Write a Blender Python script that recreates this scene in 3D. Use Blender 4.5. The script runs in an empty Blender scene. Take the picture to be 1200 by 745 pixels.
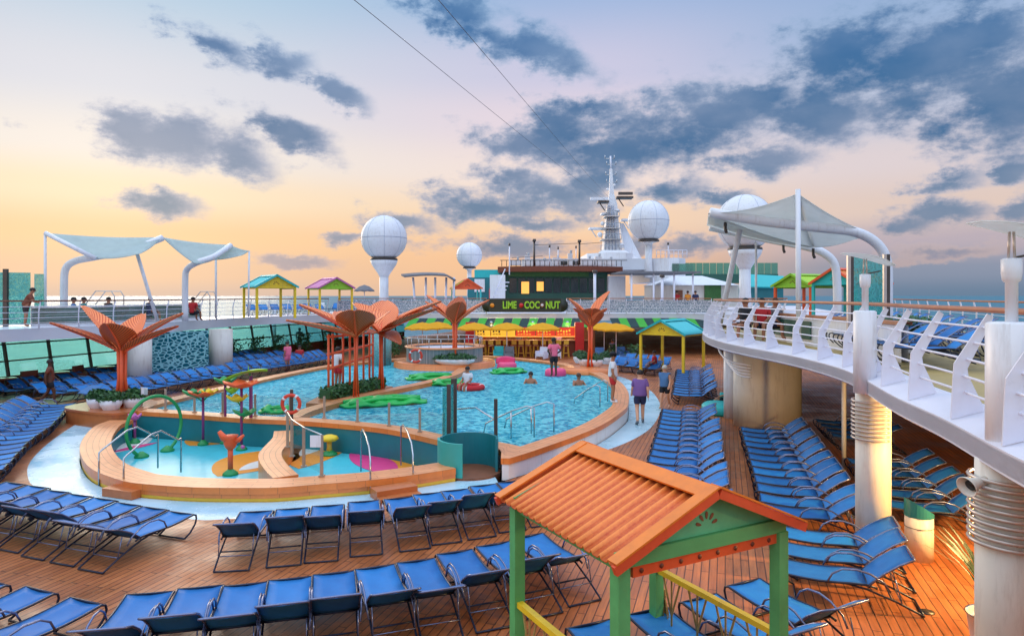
import bpy, bmesh, math, random
from mathutils import Vector, Matrix, noise as mnoise
R = math.radians
rnd = random.Random(7)
sc = bpy.context.scene
col = sc.collection
# ---------------------------------------------------------------- frame of reference
# metres; camera stands at x=0,y=0 on the upper deck, looks along +y.  Photo scale used only to take measurements.
CH, FP, HY = 4.3, 800.0, 346.0
def W(px, py, z=0.0):                       # measured point lying in the horizontal plane z
    y = FP*(CH-z)/(py-HY); return Vector(((px-600)/FP*y, y, z))
def P(px, py, y):                           # measured point at distance y
    return Vector(((px-600)/FP*y, y, CH-(py-HY)/FP*y))
AX = Vector((0.298, 0.954, 0)).normalized() # the ship's long axis
AR = Vector((AX.y, -AX.x, 0))               # starboard
AANG = math.atan2(-AX.x, AX.y)              # rotation about z turning +y into AX
def S(u, v, z=0.0):                         # u metres forward, v metres to starboard of the camera
    p = AX*u + AR*v; return Vector((p.x, p.y, z))

# ---------------------------------------------------------------- materials
MATS = {}
def lin(c):
    def f(v):
        v = v/255.0
        return v/12.92 if v <= .04045 else ((v+.055)/1.055)**2.4
    return (f(c[0]), f(c[1]), f(c[2]), 1)
def newmat(name):
    m = bpy.data.materials.new(name); m.use_nodes = True
    nt = m.node_tree; b = nt.nodes['Principled BSDF']
    MATS[name] = m
    return m, nt, b
def N(nt, t, **kw):
    n = nt.nodes.new(t)
    for k, v in kw.items():
        if k in n.inputs.keys(): n.inputs[k].default_value = v
        else: setattr(n, k, v)
    return n
def mat(name, rgb, rough=.5, metal=0.0, var=.10, scale=6, bump=0.0, bscale=60, rand=.0, emit=None, es=0, spec=.5, sheen=0, streak=0):
    m, nt, b = newmat(name); L = nt.links
    c = lin(rgb)
    tc = N(nt, 'ShaderNodeTexCoord')
    nz = N(nt, 'ShaderNodeTexNoise', Scale=scale, Detail=6.0, Roughness=.6)
    L.new(tc.outputs['Object'], nz.inputs['Vector'])
    rp = N(nt, 'ShaderNodeMapRange'); rp.inputs[1].default_value=.3; rp.inputs[2].default_value=.7
    rp.inputs[3].default_value = 1-var; rp.inputs[4].default_value = 1+var*.6
    L.new(nz.outputs['Fac'], rp.inputs[0])
    val = rp.outputs[0]
    if rand:
        oi = N(nt, 'ShaderNodeObjectInfo'); r2 = N(nt, 'ShaderNodeMapRange'); r2.inputs[3].default_value=1-rand; r2.inputs[4].default_value=1+rand*.6
        L.new(oi.outputs['Random'], r2.inputs[0])
        mm = N(nt, 'ShaderNodeMath', operation='MULTIPLY'); L.new(val, mm.inputs[0]); L.new(r2.outputs[0], mm.inputs[1]); val = mm.outputs[0]
    vm = N(nt, 'ShaderNodeVectorMath', operation='SCALE'); vm.inputs[0].default_value = c[:3]
    L.new(val, vm.inputs['Scale']); colo=vm.outputs[0]
    if streak:                                    # rain streaks and grime with shapes of their own
        g2=N(nt,'ShaderNodeNewGeometry'); m3=N(nt,'ShaderNodeMapping'); m3.inputs['Scale'].default_value=(5,5,.7); L.new(g2.outputs['Position'],m3.inputs['Vector'])
        n3=N(nt,'ShaderNodeTexNoise',Scale=1.6,Detail=7.0,Roughness=.7); L.new(m3.outputs[0],n3.inputs['Vector'])
        r3=N(nt,'ShaderNodeMapRange'); r3.inputs[1].default_value=.52; r3.inputs[2].default_value=.8; r3.inputs[4].default_value=streak; L.new(n3.outputs['Fac'],r3.inputs[0])
        mg=N(nt,'ShaderNodeMix',data_type='RGBA'); mg.inputs[7].default_value=lin((150,122,98)); L.new(colo,mg.inputs[6]); L.new(r3.outputs[0],mg.inputs[0]); colo=mg.outputs[2]
    L.new(colo, b.inputs['Base Color'])
    b.inputs['Metallic'].default_value = metal
    rr = N(nt, 'ShaderNodeMapRange'); rr.inputs[3].default_value = max(.02, rough-.08); rr.inputs[4].default_value = min(1, rough+.1)
    L.new(nz.outputs['Fac'], rr.inputs[0]); L.new(rr.outputs[0], b.inputs['Roughness'])
    b.inputs['Specular IOR Level'].default_value = spec
    if bump:
        n2 = N(nt, 'ShaderNodeTexNoise', Scale=bscale, Detail=3.0); L.new(tc.outputs['Object'], n2.inputs['Vector'])
        bp = N(nt, 'ShaderNodeBump', Strength=bump, Distance=.01); L.new(n2.outputs['Fac'], bp.inputs['Height']); L.new(bp.outputs[0], b.inputs['Normal'])
    if emit:
        b.inputs['Emission Color'].default_value = lin(emit); b.inputs['Emission Strength'].default_value = es
    return m
M = MATS
# painted and metal things
mat('white_paint', (232,232,236), .38, var=.05, scale=1.5, bump=.05, streak=.45)
mat('cream_paint', (228,220,208), .5, var=.08, scale=1.2, streak=.5)
mat('hull_white', (215,218,224), .45, var=.06, scale=.4)
mat('rail_white', (228,228,240), .3, var=.03)
mat('steel', (190,192,195), .25, metal=1, var=.05)
mat('dark_steel', (92,84,80), .4, metal=.7, var=.1)
mat('fence_steel', (176,160,145), .35, metal=.5, var=.1)
mat('brown_frame', (92,72,58), .5)
mat('black_paint', (22,24,28), .45)
mat('lounger_frame', (38,44,66), .32, metal=.3, var=.1)
mat('lounger_tube', (120,128,160), .25, metal=.6, var=.1)
mat('towel', (225,232,240), .9, var=.05, bump=.4)
mat('stone_grey', (150,160,165), .6, var=.12, scale=3)
mat('orange_gold', (240,150,40), .5, var=.08)
mat('teal_paint', (62,168,158), .45, var=.08, scale=2)
mat('deep_teal', (30,120,128), .4, var=.1, scale=2)
mat('yellow_paint', (245,205,40), .5, var=.12, scale=4, streak=.5)
mat('mustard', (226,180,60), .5, var=.12)
mat('lime_paint', (150,205,50), .5, var=.1)
mat('green_paint', (40,150,80), .4, var=.1)
mat('turq_paint', (40,185,185), .5, var=.08)
mat('pink_paint', (200,105,170), .5, var=.08)
mat('coral_paint', (240,96,48), .45, var=.12, scale=5)
mat('purple_paint', (130,50,110), .35, var=.08)
mat('red_paint', (205,40,40), .45, var=.1)
mat('brown_wood', (130,78,50), .5, var=.2, scale=5)
mat('teak', (172,108,72), .4, var=.15, scale=4)
mat('rust', (120,58,34), .6, var=.15)
mat('tan_floor', (178,152,92), .5, var=.1)
mat('skin_light', (214,160,130), .5, var=.05)
mat('skin_tan', (170,112,82), .5, var=.05)
mat('skin_dark', (92,60,44), .5, var=.05)
mat('hair_dark', (32,24,22), .6); mat('hair_grey', (190,186,180), .6); mat('hair_brown', (82,54,38), .6)
mat('cloth_purple', (118,86,150), .85, var=.08); mat('cloth_navy', (38,46,82), .85); mat('cloth_white', (226,226,232), .85)
mat('cloth_red', (196,44,48), .85); mat('cloth_blue', (78,120,170), .85); mat('cloth_black', (30,32,40), .85)
mat('cloth_pink', (235,110,140), .85); mat('cloth_teal', (40,140,140), .85); mat('cloth_grey', (120,120,125), .85)
mat('float_green', (40,180,80), .35, var=.12, scale=3); mat('float_pink', (245,80,130), .35, var=.1)
mat('canvas', (206,212,210), .8, var=.06, scale=2, bump=.1)
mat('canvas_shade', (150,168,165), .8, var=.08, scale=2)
mat('umbrella_yellow', (250,190,30), .7, var=.08)
mat('dark_glass', (26,40,42), .08, var=.1, spec=.8)
mat('soil', (50,36,26), .9)
mat('sign_yellow', (250,200,60), .5, emit=(255,190,60), es=.55)
mat('sign_red', (225,60,40), .5, emit=(255,70,40), es=.35)
mat('lamp_glow', (255,220,160), .5, emit=(255,200,130), es=7)
mat('window_glow', (255,190,90), .5, emit=(255,180,80), es=.9)
mat('sign_dark', (46,52,40), .5)
mat('sign_lime', (150,205,50), .5, emit=(160,220,40), es=.06)
mat('leaf_dark', (40,84,40), .5, var=.35, scale=9); mat('leaf_mid', (62,110,52), .5, var=.35, scale=9)
mat('straw', (168,136,76), .8, var=.2, scale=30)
mat('awning_green', (70,175,60), .7, var=.1); mat('awning_dark', (24,60,62), .6)
mat('slate_green', (40,92,78), .5, var=.15)
mat('glow_yellow', (240,190,60), .5)  # colour for the painted glow line along the splash rim base
mat('brass', (200,150,80), .35, metal=.6)

def m_sling():
    m, nt, b = newmat('sling_blue'); L = nt.links
    tc = N(nt,'ShaderNodeTexCoord'); oi = N(nt,'ShaderNodeObjectInfo')
    w = N(nt,'ShaderNodeTexNoise', Scale=5.0, Detail=5.0); L.new(tc.outputs['Object'], w.inputs['Vector'])
    add = N(nt,'ShaderNodeMath', operation='ADD'); L.new(w.outputs['Fac'], add.inputs[0]); L.new(oi.outputs['Random'], add.inputs[1])
    cr = N(nt,'ShaderNodeMapRange'); cr.inputs[1].default_value=.3; cr.inputs[2].default_value=1.7; L.new(add.outputs[0], cr.inputs[0])
    mx = N(nt,'ShaderNodeMix', data_type='RGBA'); L.new(cr.outputs[0], mx.inputs[0]); mx.inputs[6].default_value = lin((4,90,160)); mx.inputs[7].default_value = lin((22,130,204))
    L.new(mx.outputs[2], b.inputs['Base Color']); b.inputs['Roughness'].default_value=.62
    wv = N(nt,'ShaderNodeTexWave', Scale=60.0); L.new(tc.outputs['Object'], wv.inputs['Vector'])
    bp = N(nt,'ShaderNodeBump', Strength=.15, Distance=.003); L.new(wv.outputs['Fac'], bp.inputs['Height']); L.new(bp.outputs[0], b.inputs['Normal'])
m_sling()

def m_deck():
    m, nt, b = newmat('deck_planks'); L = nt.links
    g = N(nt,'ShaderNodeNewGeometry')
    mp = N(nt,'ShaderNodeMapping'); mp.inputs['Rotation'].default_value=(0,0,-(math.pi/2+AANG)); L.new(g.outputs['Position'], mp.inputs['Vector'])
    br = N(nt,'ShaderNodeTexBrick'); br.offset=.5
    br.inputs['Scale'].default_value=1; br.inputs['Brick Width'].default_value=1.3; br.inputs['Row Height'].default_value=.12
    br.inputs['Mortar Size'].default_value=.009; br.inputs['Mortar Smooth'].default_value=.3; br.inputs['Bias'].default_value=0
    br.inputs['Color1'].default_value=lin((196,116,66)); br.inputs['Color2'].default_value=lin((174,99,56)); br.inputs['Mortar'].default_value=lin((92,54,36))
    L.new(mp.outputs[0], br.inputs['Vector'])
    n1 = N(nt,'ShaderNodeTexNoise', Scale=1.0, Detail=8.0, Roughness=.65)
    m2 = N(nt,'ShaderNodeMapping'); m2.inputs['Scale'].default_value=(1.5,16,1); L.new(mp.outputs[0], m2.inputs['Vector']); L.new(m2.outputs[0], n1.inputs['Vector'])
    n2 = N(nt,'ShaderNodeTexNoise', Scale=.6, Detail=8.0, Roughness=.68); L.new(g.outputs['Position'], n2.inputs['Vector'])
    r1 = N(nt,'ShaderNodeMapRange'); r1.inputs[1].default_value=.3; r1.inputs[2].default_value=.7; r1.inputs[3].default_value=.72; r1.inputs[4].default_value=1.2; L.new(n1.outputs['Fac'], r1.inputs[0])
    r2 = N(nt,'ShaderNodeMapRange'); r2.inputs[1].default_value=.3; r2.inputs[2].default_value=.7; r2.inputs[3].default_value=.7; r2.inputs[4].default_value=1.16; L.new(n2.outputs['Fac'], r2.inputs[0])
    mu = N(nt,'ShaderNodeMath', operation='MULTIPLY'); L.new(r1.outputs[0], mu.inputs[0]); L.new(r2.outputs[0], mu.inputs[1])
    vm = N(nt,'ShaderNodeVectorMath', operation='SCALE'); L.new(br.outputs['Color'], vm.inputs[0]); L.new(mu.outputs[0], vm.inputs['Scale'])
    L.new(vm.outputs[0], b.inputs['Base Color'])
    r3 = N(nt,'ShaderNodeMapRange'); r3.inputs[1].default_value=.35; r3.inputs[2].default_value=.65; r3.inputs[3].default_value=.28; r3.inputs[4].default_value=.66; L.new(n2.outputs['Fac'], r3.inputs[0]); L.new(r3.outputs[0], b.inputs['Roughness'])
    bp = N(nt,'ShaderNodeBump', Strength=.5, Distance=.006); bp.invert=True; L.new(br.outputs['Fac'], bp.inputs['Height']); L.new(bp.outputs[0], b.inputs['Normal'])
m_deck()

def m_tile(name, c1, c2, mort, bw, rh, rough=.4, ms=.012, var=.15, uv=True):
    m, nt, b = newmat(name); L = nt.links
    tc = N(nt,'ShaderNodeTexCoord'); out = tc.outputs['UV'] if uv else tc.outputs['Object']
    br = N(nt,'ShaderNodeTexBrick'); br.inputs['Scale'].default_value=1; br.inputs['Brick Width'].default_value=bw; br.inputs['Row Height'].default_value=rh
    br.inputs['Mortar Size'].default_value=ms; br.inputs['Color1'].default_value=lin(c1); br.inputs['Color2'].default_value=lin(c2); br.inputs['Mortar'].default_value=lin(mort)
    L.new(out, br.inputs['Vector'])
    n1 = N(nt,'ShaderNodeTexNoise', Scale=2.5, Detail=8.0, Roughness=.7); L.new(tc.outputs['Object'], n1.inputs['Vector'])
    r1 = N(nt,'ShaderNodeMapRange'); r1.inputs[1].default_value=.3; r1.inputs[2].default_value=.7; r1.inputs[3].default_value=1-var; r1.inputs[4].default_value=1+var*.7; L.new(n1.outputs['Fac'], r1.inputs[0])
    vm = N(nt,'ShaderNodeVectorMath', operation='SCALE'); L.new(br.outputs['Color'], vm.inputs[0]); L.new(r1.outputs[0], vm.inputs['Scale'])
    L.new(vm.outputs[0], b.inputs['Base Color']); b.inputs['Roughness'].default_value=rough
    bp = N(nt,'ShaderNodeBump', Strength=.3, Distance=.004); bp.invert=True; L.new(br.outputs['Fac'], bp.inputs['Height']); L.new(bp.outputs[0], b.inputs['Normal'])
m_tile('coping_tile', (238,160,104), (228,146,92), (188,110,66), .9, .145, .38,.008)
m_tile('coping_side', (236,138,70), (226,126,62), (190,108,60), .6, .3, .3,.006)
m_tile('pool_tile', (120,226,232), (96,212,224), (190,240,240), .3, .3, .3, uv=False)
m_tile('splash_floor', (84,206,220), (76,200,214), (96,210,222), 3, 3, .3, uv=False, ms=.002,var=.1)
m_tile('mosaic', (70,170,175), (30,95,105), (160,205,200), .06, .06, .25, ms=.008)
m_tile('gray_tile', (140,160,165), (120,142,150), (165,180,185), .2, .2, .35, uv=False)

def m_path():
    m, nt, b = newmat('wading_blue'); L = nt.links
    g = N(nt,'ShaderNodeNewGeometry')
    n1 = N(nt,'ShaderNodeTexNoise', Scale=.7, Detail=8.0, Roughness=.65); L.new(g.outputs['Position'], n1.inputs['Vector'])
    n2 = N(nt,'ShaderNodeTexNoise', Scale=40.0, Detail=3.0); L.new(g.outputs['Position'], n2.inputs['Vector'])
    mx = N(nt,'ShaderNodeMix', data_type='RGBA'); mx.inputs[6].default_value=lin((150,208,230)); mx.inputs[7].default_value=lin((206,226,236))
    r = N(nt,'ShaderNodeMapRange'); r.inputs[1].default_value=.3; r.inputs[2].default_value=.7; L.new(n1.outputs['Fac'], r.inputs[0]); L.new(r.outputs[0], mx.inputs[0])
    r2 = N(nt,'ShaderNodeMapRange'); r2.inputs[3].default_value=.85; r2.inputs[4].default_value=1.12; L.new(n2.outputs['Fac'], r2.inputs[0])
    vm = N(nt,'ShaderNodeVectorMath', operation='SCALE'); L.new(mx.outputs[2], vm.inputs[0]); L.new(r2.outputs[0], vm.inputs['Scale'])
    L.new(vm.outputs[0], b.inputs['Base Color'])
    r3 = N(nt,'ShaderNodeMapRange'); r3.inputs[1].default_value=.35; r3.inputs[2].default_value=.65; r3.inputs[3].default_value=.12; r3.inputs[4].default_value=.5; L.new(n1.outputs['Fac'], r3.inputs[0]); L.new(r3.outputs[0], b.inputs['Roughness'])
    bp = N(nt,'ShaderNodeBump', Strength=.15, Distance=.004); L.new(n2.outputs['Fac'], bp.inputs['Height']); L.new(bp.outputs[0], b.inputs['Normal'])
m_path()

def m_water(name, tint, sc1, bump, shallow=.0, dist=.05):
    m, nt, b = newmat(name); L = nt.links
    nt.nodes.remove(b); out = nt.nodes['Material Output']
    g = N(nt,'ShaderNodeNewGeometry')
    n1 = N(nt,'ShaderNodeTexNoise', Scale=sc1, Detail=3.0, Roughness=.6, Distortion=1.2); L.new(g.outputs['Position'], n1.inputs['Vector'])
    n0 = N(nt,'ShaderNodeTexNoise', Scale=sc1*.28, Detail=2.0, Distortion=.6); L.new(g.outputs['Position'], n0.inputs['Vector'])
    ad = N(nt,'ShaderNodeMath', operation='MULTIPLY_ADD'); L.new(n0.outputs['Fac'], ad.inputs[0]); ad.inputs[1].default_value=1.6; L.new(n1.outputs['Fac'], ad.inputs[2])
    bp = N(nt,'ShaderNodeBump', Strength=bump, Distance=dist); L.new(ad.outputs[0], bp.inputs['Height'])
    gl = N(nt,'ShaderNodeBsdfGlossy', Roughness=.05); L.new(bp.outputs[0], gl.inputs['Normal']); gl.inputs['Color'].default_value=(1,1,1,1)
    tr = N(nt,'ShaderNodeBsdfTransparent'); tr.inputs['Color'].default_value = tint
    # bright ripple light painted into the body colour as paler cells on teal
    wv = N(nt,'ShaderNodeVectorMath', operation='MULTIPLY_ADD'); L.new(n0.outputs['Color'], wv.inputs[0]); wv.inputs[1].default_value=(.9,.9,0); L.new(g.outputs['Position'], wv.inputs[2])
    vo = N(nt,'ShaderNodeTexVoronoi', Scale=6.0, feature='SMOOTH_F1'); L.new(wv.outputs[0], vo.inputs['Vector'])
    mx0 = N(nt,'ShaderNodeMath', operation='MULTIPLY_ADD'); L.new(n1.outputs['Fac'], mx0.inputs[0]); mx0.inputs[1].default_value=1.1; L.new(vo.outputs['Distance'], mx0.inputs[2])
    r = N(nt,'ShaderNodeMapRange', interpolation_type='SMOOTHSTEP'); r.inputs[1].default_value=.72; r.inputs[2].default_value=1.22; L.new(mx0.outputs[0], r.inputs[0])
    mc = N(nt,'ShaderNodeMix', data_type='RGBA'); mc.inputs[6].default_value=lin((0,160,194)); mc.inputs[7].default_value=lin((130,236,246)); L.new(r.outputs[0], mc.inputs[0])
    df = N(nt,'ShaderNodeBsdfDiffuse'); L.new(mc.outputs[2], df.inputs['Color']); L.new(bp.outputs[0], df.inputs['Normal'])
    m1 = N(nt,'ShaderNodeMixShader'); m1.inputs[0].default_value = shallow; L.new(tr.outputs[0], m1.inputs[1]); L.new(df.outputs[0], m1.inputs[2])
    fr = N(nt,'ShaderNodeFresnel', IOR=1.33); L.new(bp.outputs[0], fr.inputs['Normal'])
    sp_=N(nt,'ShaderNodeMath',operation='MULTIPLY'); sp_.inputs[1].default_value=.5; L.new(fr.outputs[0],sp_.inputs[0])
    ms = N(nt,'ShaderNodeMixShader'); L.new(sp_.outputs[0], ms.inputs[0]); L.new(m1.outputs[0], ms.inputs[1]); L.new(gl.outputs[0], ms.inputs[2])
    L.new(ms.outputs[0], out.inputs['Surface'])
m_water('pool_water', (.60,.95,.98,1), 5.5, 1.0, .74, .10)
def m_sea():
    m, nt, b = newmat('sea_water'); L = nt.links
    g = N(nt,'ShaderNodeNewGeometry')
    n1 = N(nt,'ShaderNodeTexNoise', Scale=.07, Detail=10.0, Roughness=.7); L.new(g.outputs['Position'], n1.inputs['Vector'])
    mx = N(nt,'ShaderNodeMix', data_type='RGBA'); mx.inputs[6].default_value=lin((12,48,76)); mx.inputs[7].default_value=lin((84,150,165)); L.new(n1.outputs['Fac'], mx.inputs[0])
    L.new(mx.outputs[2], b.inputs['Base Color']); b.inputs['Roughness'].default_value=.45; b.inputs['Specular IOR Level'].default_value=.1
    bp = N(nt,'ShaderNodeBump', Strength=.7, Distance=1.2); L.new(n1.outputs['Fac'], bp.inputs['Height']); L.new(bp.outputs[0], b.inputs['Normal'])
m_sea()

def m_glass(name, tint, gloss=.18, rough=.02, body=.0, bodycol=(.1,.4,.4,1), pattern=False):
    m, nt, b = newmat(name); L = nt.links
    nt.nodes.remove(b); out = nt.nodes['Material Output']
    tr = N(nt,'ShaderNodeBsdfTransparent'); tr.inputs['Color'].default_value = tint
    df = N(nt,'ShaderNodeBsdfDiffuse'); df.inputs['Color'].default_value = bodycol
    m1 = N(nt,'ShaderNodeMixShader'); m1.inputs[0].default_value = body; L.new(tr.outputs[0], m1.inputs[1]); L.new(df.outputs[0], m1.inputs[2])
    if pattern:                                   # etched wave/leaf pattern in the pane itself
        tc = N(nt,'ShaderNodeTexCoord'); v = N(nt,'ShaderNodeTexVoronoi', Scale=5.5, feature='DISTANCE_TO_EDGE')
        nz = N(nt,'ShaderNodeTexNoise', Scale=2.0, Detail=2.0); L.new(tc.outputs['Object'], nz.inputs['Vector'])
        mxx = N(nt,'ShaderNodeVectorMath', operation='ADD'); L.new(tc.outputs['Object'], mxx.inputs[0]); L.new(nz.outputs['Color'], mxx.inputs[1]); L.new(mxx.outputs[0], v.inputs['Vector'])
        r = N(nt,'ShaderNodeMapRange'); r.inputs[1].default_value=.06; r.inputs[2].default_value=.1; r.inputs[3].default_value=.75; r.inputs[4].default_value=body; L.new(v.outputs['Distance'], r.inputs[0]); L.new(r.outputs[0], m1.inputs[0])
    gl = N(nt,'ShaderNodeBsdfGlossy', Roughness=rough)
    ms = N(nt,'ShaderNodeMixShader'); ms.inputs[0].default_value=gloss; L.new(m1.outputs[0], ms.inputs[1]); L.new(gl.outputs[0], ms.inputs[2])
    L.new(ms.outputs[0], out.inputs['Surface'])
m_glass('clear_glass', (.93,.97,.96,1), .07)
m_glass('teal_glass', (.52,.88,.84,1), .10)
m_glass('etched_glass', (.5,.86,.82,1), .12, body=.3, bodycol=lin((90,190,180)), pattern=True)
m_glass('green_glass', (.3,.75,.6,1), .2, body=.3, bodycol=lin((20,140,110)))

def m_canvas(name, c, tr):
    m, nt, b = newmat(name); L = nt.links; out = nt.nodes['Material Output']
    b.inputs['Base Color'].default_value=lin(c); b.inputs['Roughness'].default_value=.8
    tc=N(nt,'ShaderNodeTexCoord'); nz=N(nt,'ShaderNodeTexNoise',Scale=3.0,Detail=4.0); L.new(tc.outputs['Object'],nz.inputs['Vector'])
    r=N(nt,'ShaderNodeMapRange'); r.inputs[3].default_value=.9; r.inputs[4].default_value=1.08; L.new(nz.outputs['Fac'],r.inputs[0])
    vm=N(nt,'ShaderNodeVectorMath',operation='SCALE'); vm.inputs[0].default_value=lin(c)[:3]; L.new(r.outputs[0],vm.inputs['Scale']); L.new(vm.outputs[0],b.inputs['Base Color'])
    t=N(nt,'ShaderNodeBsdfTranslucent'); L.new(vm.outputs[0],t.inputs['Color']); ms=N(nt,'ShaderNodeMixShader'); ms.inputs[0].default_value=tr; L.new(b.outputs[0],ms.inputs[1]); L.new(t.outputs[0],ms.inputs[2]); L.new(ms.outputs[0],out.inputs['Surface'])
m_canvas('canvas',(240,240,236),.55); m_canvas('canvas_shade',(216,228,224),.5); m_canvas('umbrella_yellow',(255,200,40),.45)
def m_corr():                                     # painted corrugated sheet, faded streaks along the ribs
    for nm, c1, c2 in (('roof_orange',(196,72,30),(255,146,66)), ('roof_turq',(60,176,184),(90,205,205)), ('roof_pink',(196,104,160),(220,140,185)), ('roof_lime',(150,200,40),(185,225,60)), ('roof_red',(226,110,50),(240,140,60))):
        m, nt, b = newmat(nm); L = nt.links
        tc = N(nt,'ShaderNodeTexCoord'); mp = N(nt,'ShaderNodeMapping'); mp.inputs['Scale'].default_value=(1.2,9,1.2); L.new(tc.outputs['Object'], mp.inputs['Vector'])
        n1 = N(nt,'ShaderNodeTexNoise', Scale=2.0, Detail=8.0, Roughness=.7); L.new(mp.outputs[0], n1.inputs['Vector'])
        n2 = N(nt,'ShaderNodeTexNoise', Scale=26.0, Detail=6.0, Roughness=.75); L.new(tc.outputs['Object'], n2.inputs['Vector'])
        av = N(nt,'ShaderNodeMath', operation='ADD'); L.new(n1.outputs['Fac'], av.inputs[0]); L.new(n2.outputs['Fac'], av.inputs[1])
        r = N(nt,'ShaderNodeMapRange'); r.inputs[1].default_value=.75; r.inputs[2].default_value=1.25; r.inputs[4].default_value=.55; L.new(av.outputs[0], r.inputs[0])
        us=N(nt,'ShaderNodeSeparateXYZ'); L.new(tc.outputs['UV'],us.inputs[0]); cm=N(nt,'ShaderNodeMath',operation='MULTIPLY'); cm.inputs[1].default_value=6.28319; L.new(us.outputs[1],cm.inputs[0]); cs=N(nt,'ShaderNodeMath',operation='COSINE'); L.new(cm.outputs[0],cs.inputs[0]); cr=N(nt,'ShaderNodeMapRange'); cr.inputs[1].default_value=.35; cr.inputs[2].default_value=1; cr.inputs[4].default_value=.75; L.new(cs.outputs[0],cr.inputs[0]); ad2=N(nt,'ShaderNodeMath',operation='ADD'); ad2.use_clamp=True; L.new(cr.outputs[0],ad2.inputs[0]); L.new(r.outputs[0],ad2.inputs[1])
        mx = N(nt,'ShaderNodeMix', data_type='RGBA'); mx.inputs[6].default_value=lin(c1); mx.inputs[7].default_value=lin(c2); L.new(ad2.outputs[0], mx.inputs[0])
        L.new(mx.outputs[2], b.inputs['Base Color']); b.inputs['Roughness'].default_value=.5
m_corr()

def m_leaf(name, c1, c2):                         # sheet-metal leaf with slats (UV: v across the ribs)
    m, nt, b = newmat(name); L = nt.links
    tc = N(nt,'ShaderNodeTexCoord'); sp = N(nt,'ShaderNodeSeparateXYZ'); L.new(tc.outputs['UV'], sp.inputs[0])
    ab = N(nt,'ShaderNodeMath', operation='ABSOLUTE'); L.new(sp.outputs[0], ab.inputs[0])
    ma = N(nt,'ShaderNodeMath', operation='MULTIPLY_ADD'); L.new(ab.outputs[0], ma.inputs[0]); ma.inputs[1].default_value=-.22; L.new(sp.outputs[1], ma.inputs[2])
    mu = N(nt,'ShaderNodeMath', operation='MULTIPLY'); L.new(ma.outputs[0], mu.inputs[0]); mu.inputs[1].default_value=17
    fr = N(nt,'ShaderNodeMath', operation='FRACT'); L.new(mu.outputs[0], fr.inputs[0])
    r = N(nt,'ShaderNodeMapRange'); r.inputs[1].default_value=.62; r.inputs[2].default_value=.72; L.new(fr.outputs[0], r.inputs[0])
    mx = N(nt,'ShaderNodeMix', data_type='RGBA'); mx.inputs[6].default_value=lin(c1); mx.inputs[7].default_value=lin(c2); L.new(r.outputs[0], mx.inputs[0])
    L.new(mx.outputs[2], b.inputs['Base Color']); b.inputs['Roughness'].default_value=.4
    bp = N(nt,'ShaderNodeBump', Strength=.6, Distance=.02); bp.invert=True; L.new(r.outputs[0], bp.inputs['Height']); L.new(bp.outputs[0], b.inputs['Normal'])
m_leaf('leaf_coral', (255,150,88), (216,84,44))
m_leaf('leaf_rust', (214,104,50), (120,50,26))

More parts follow.
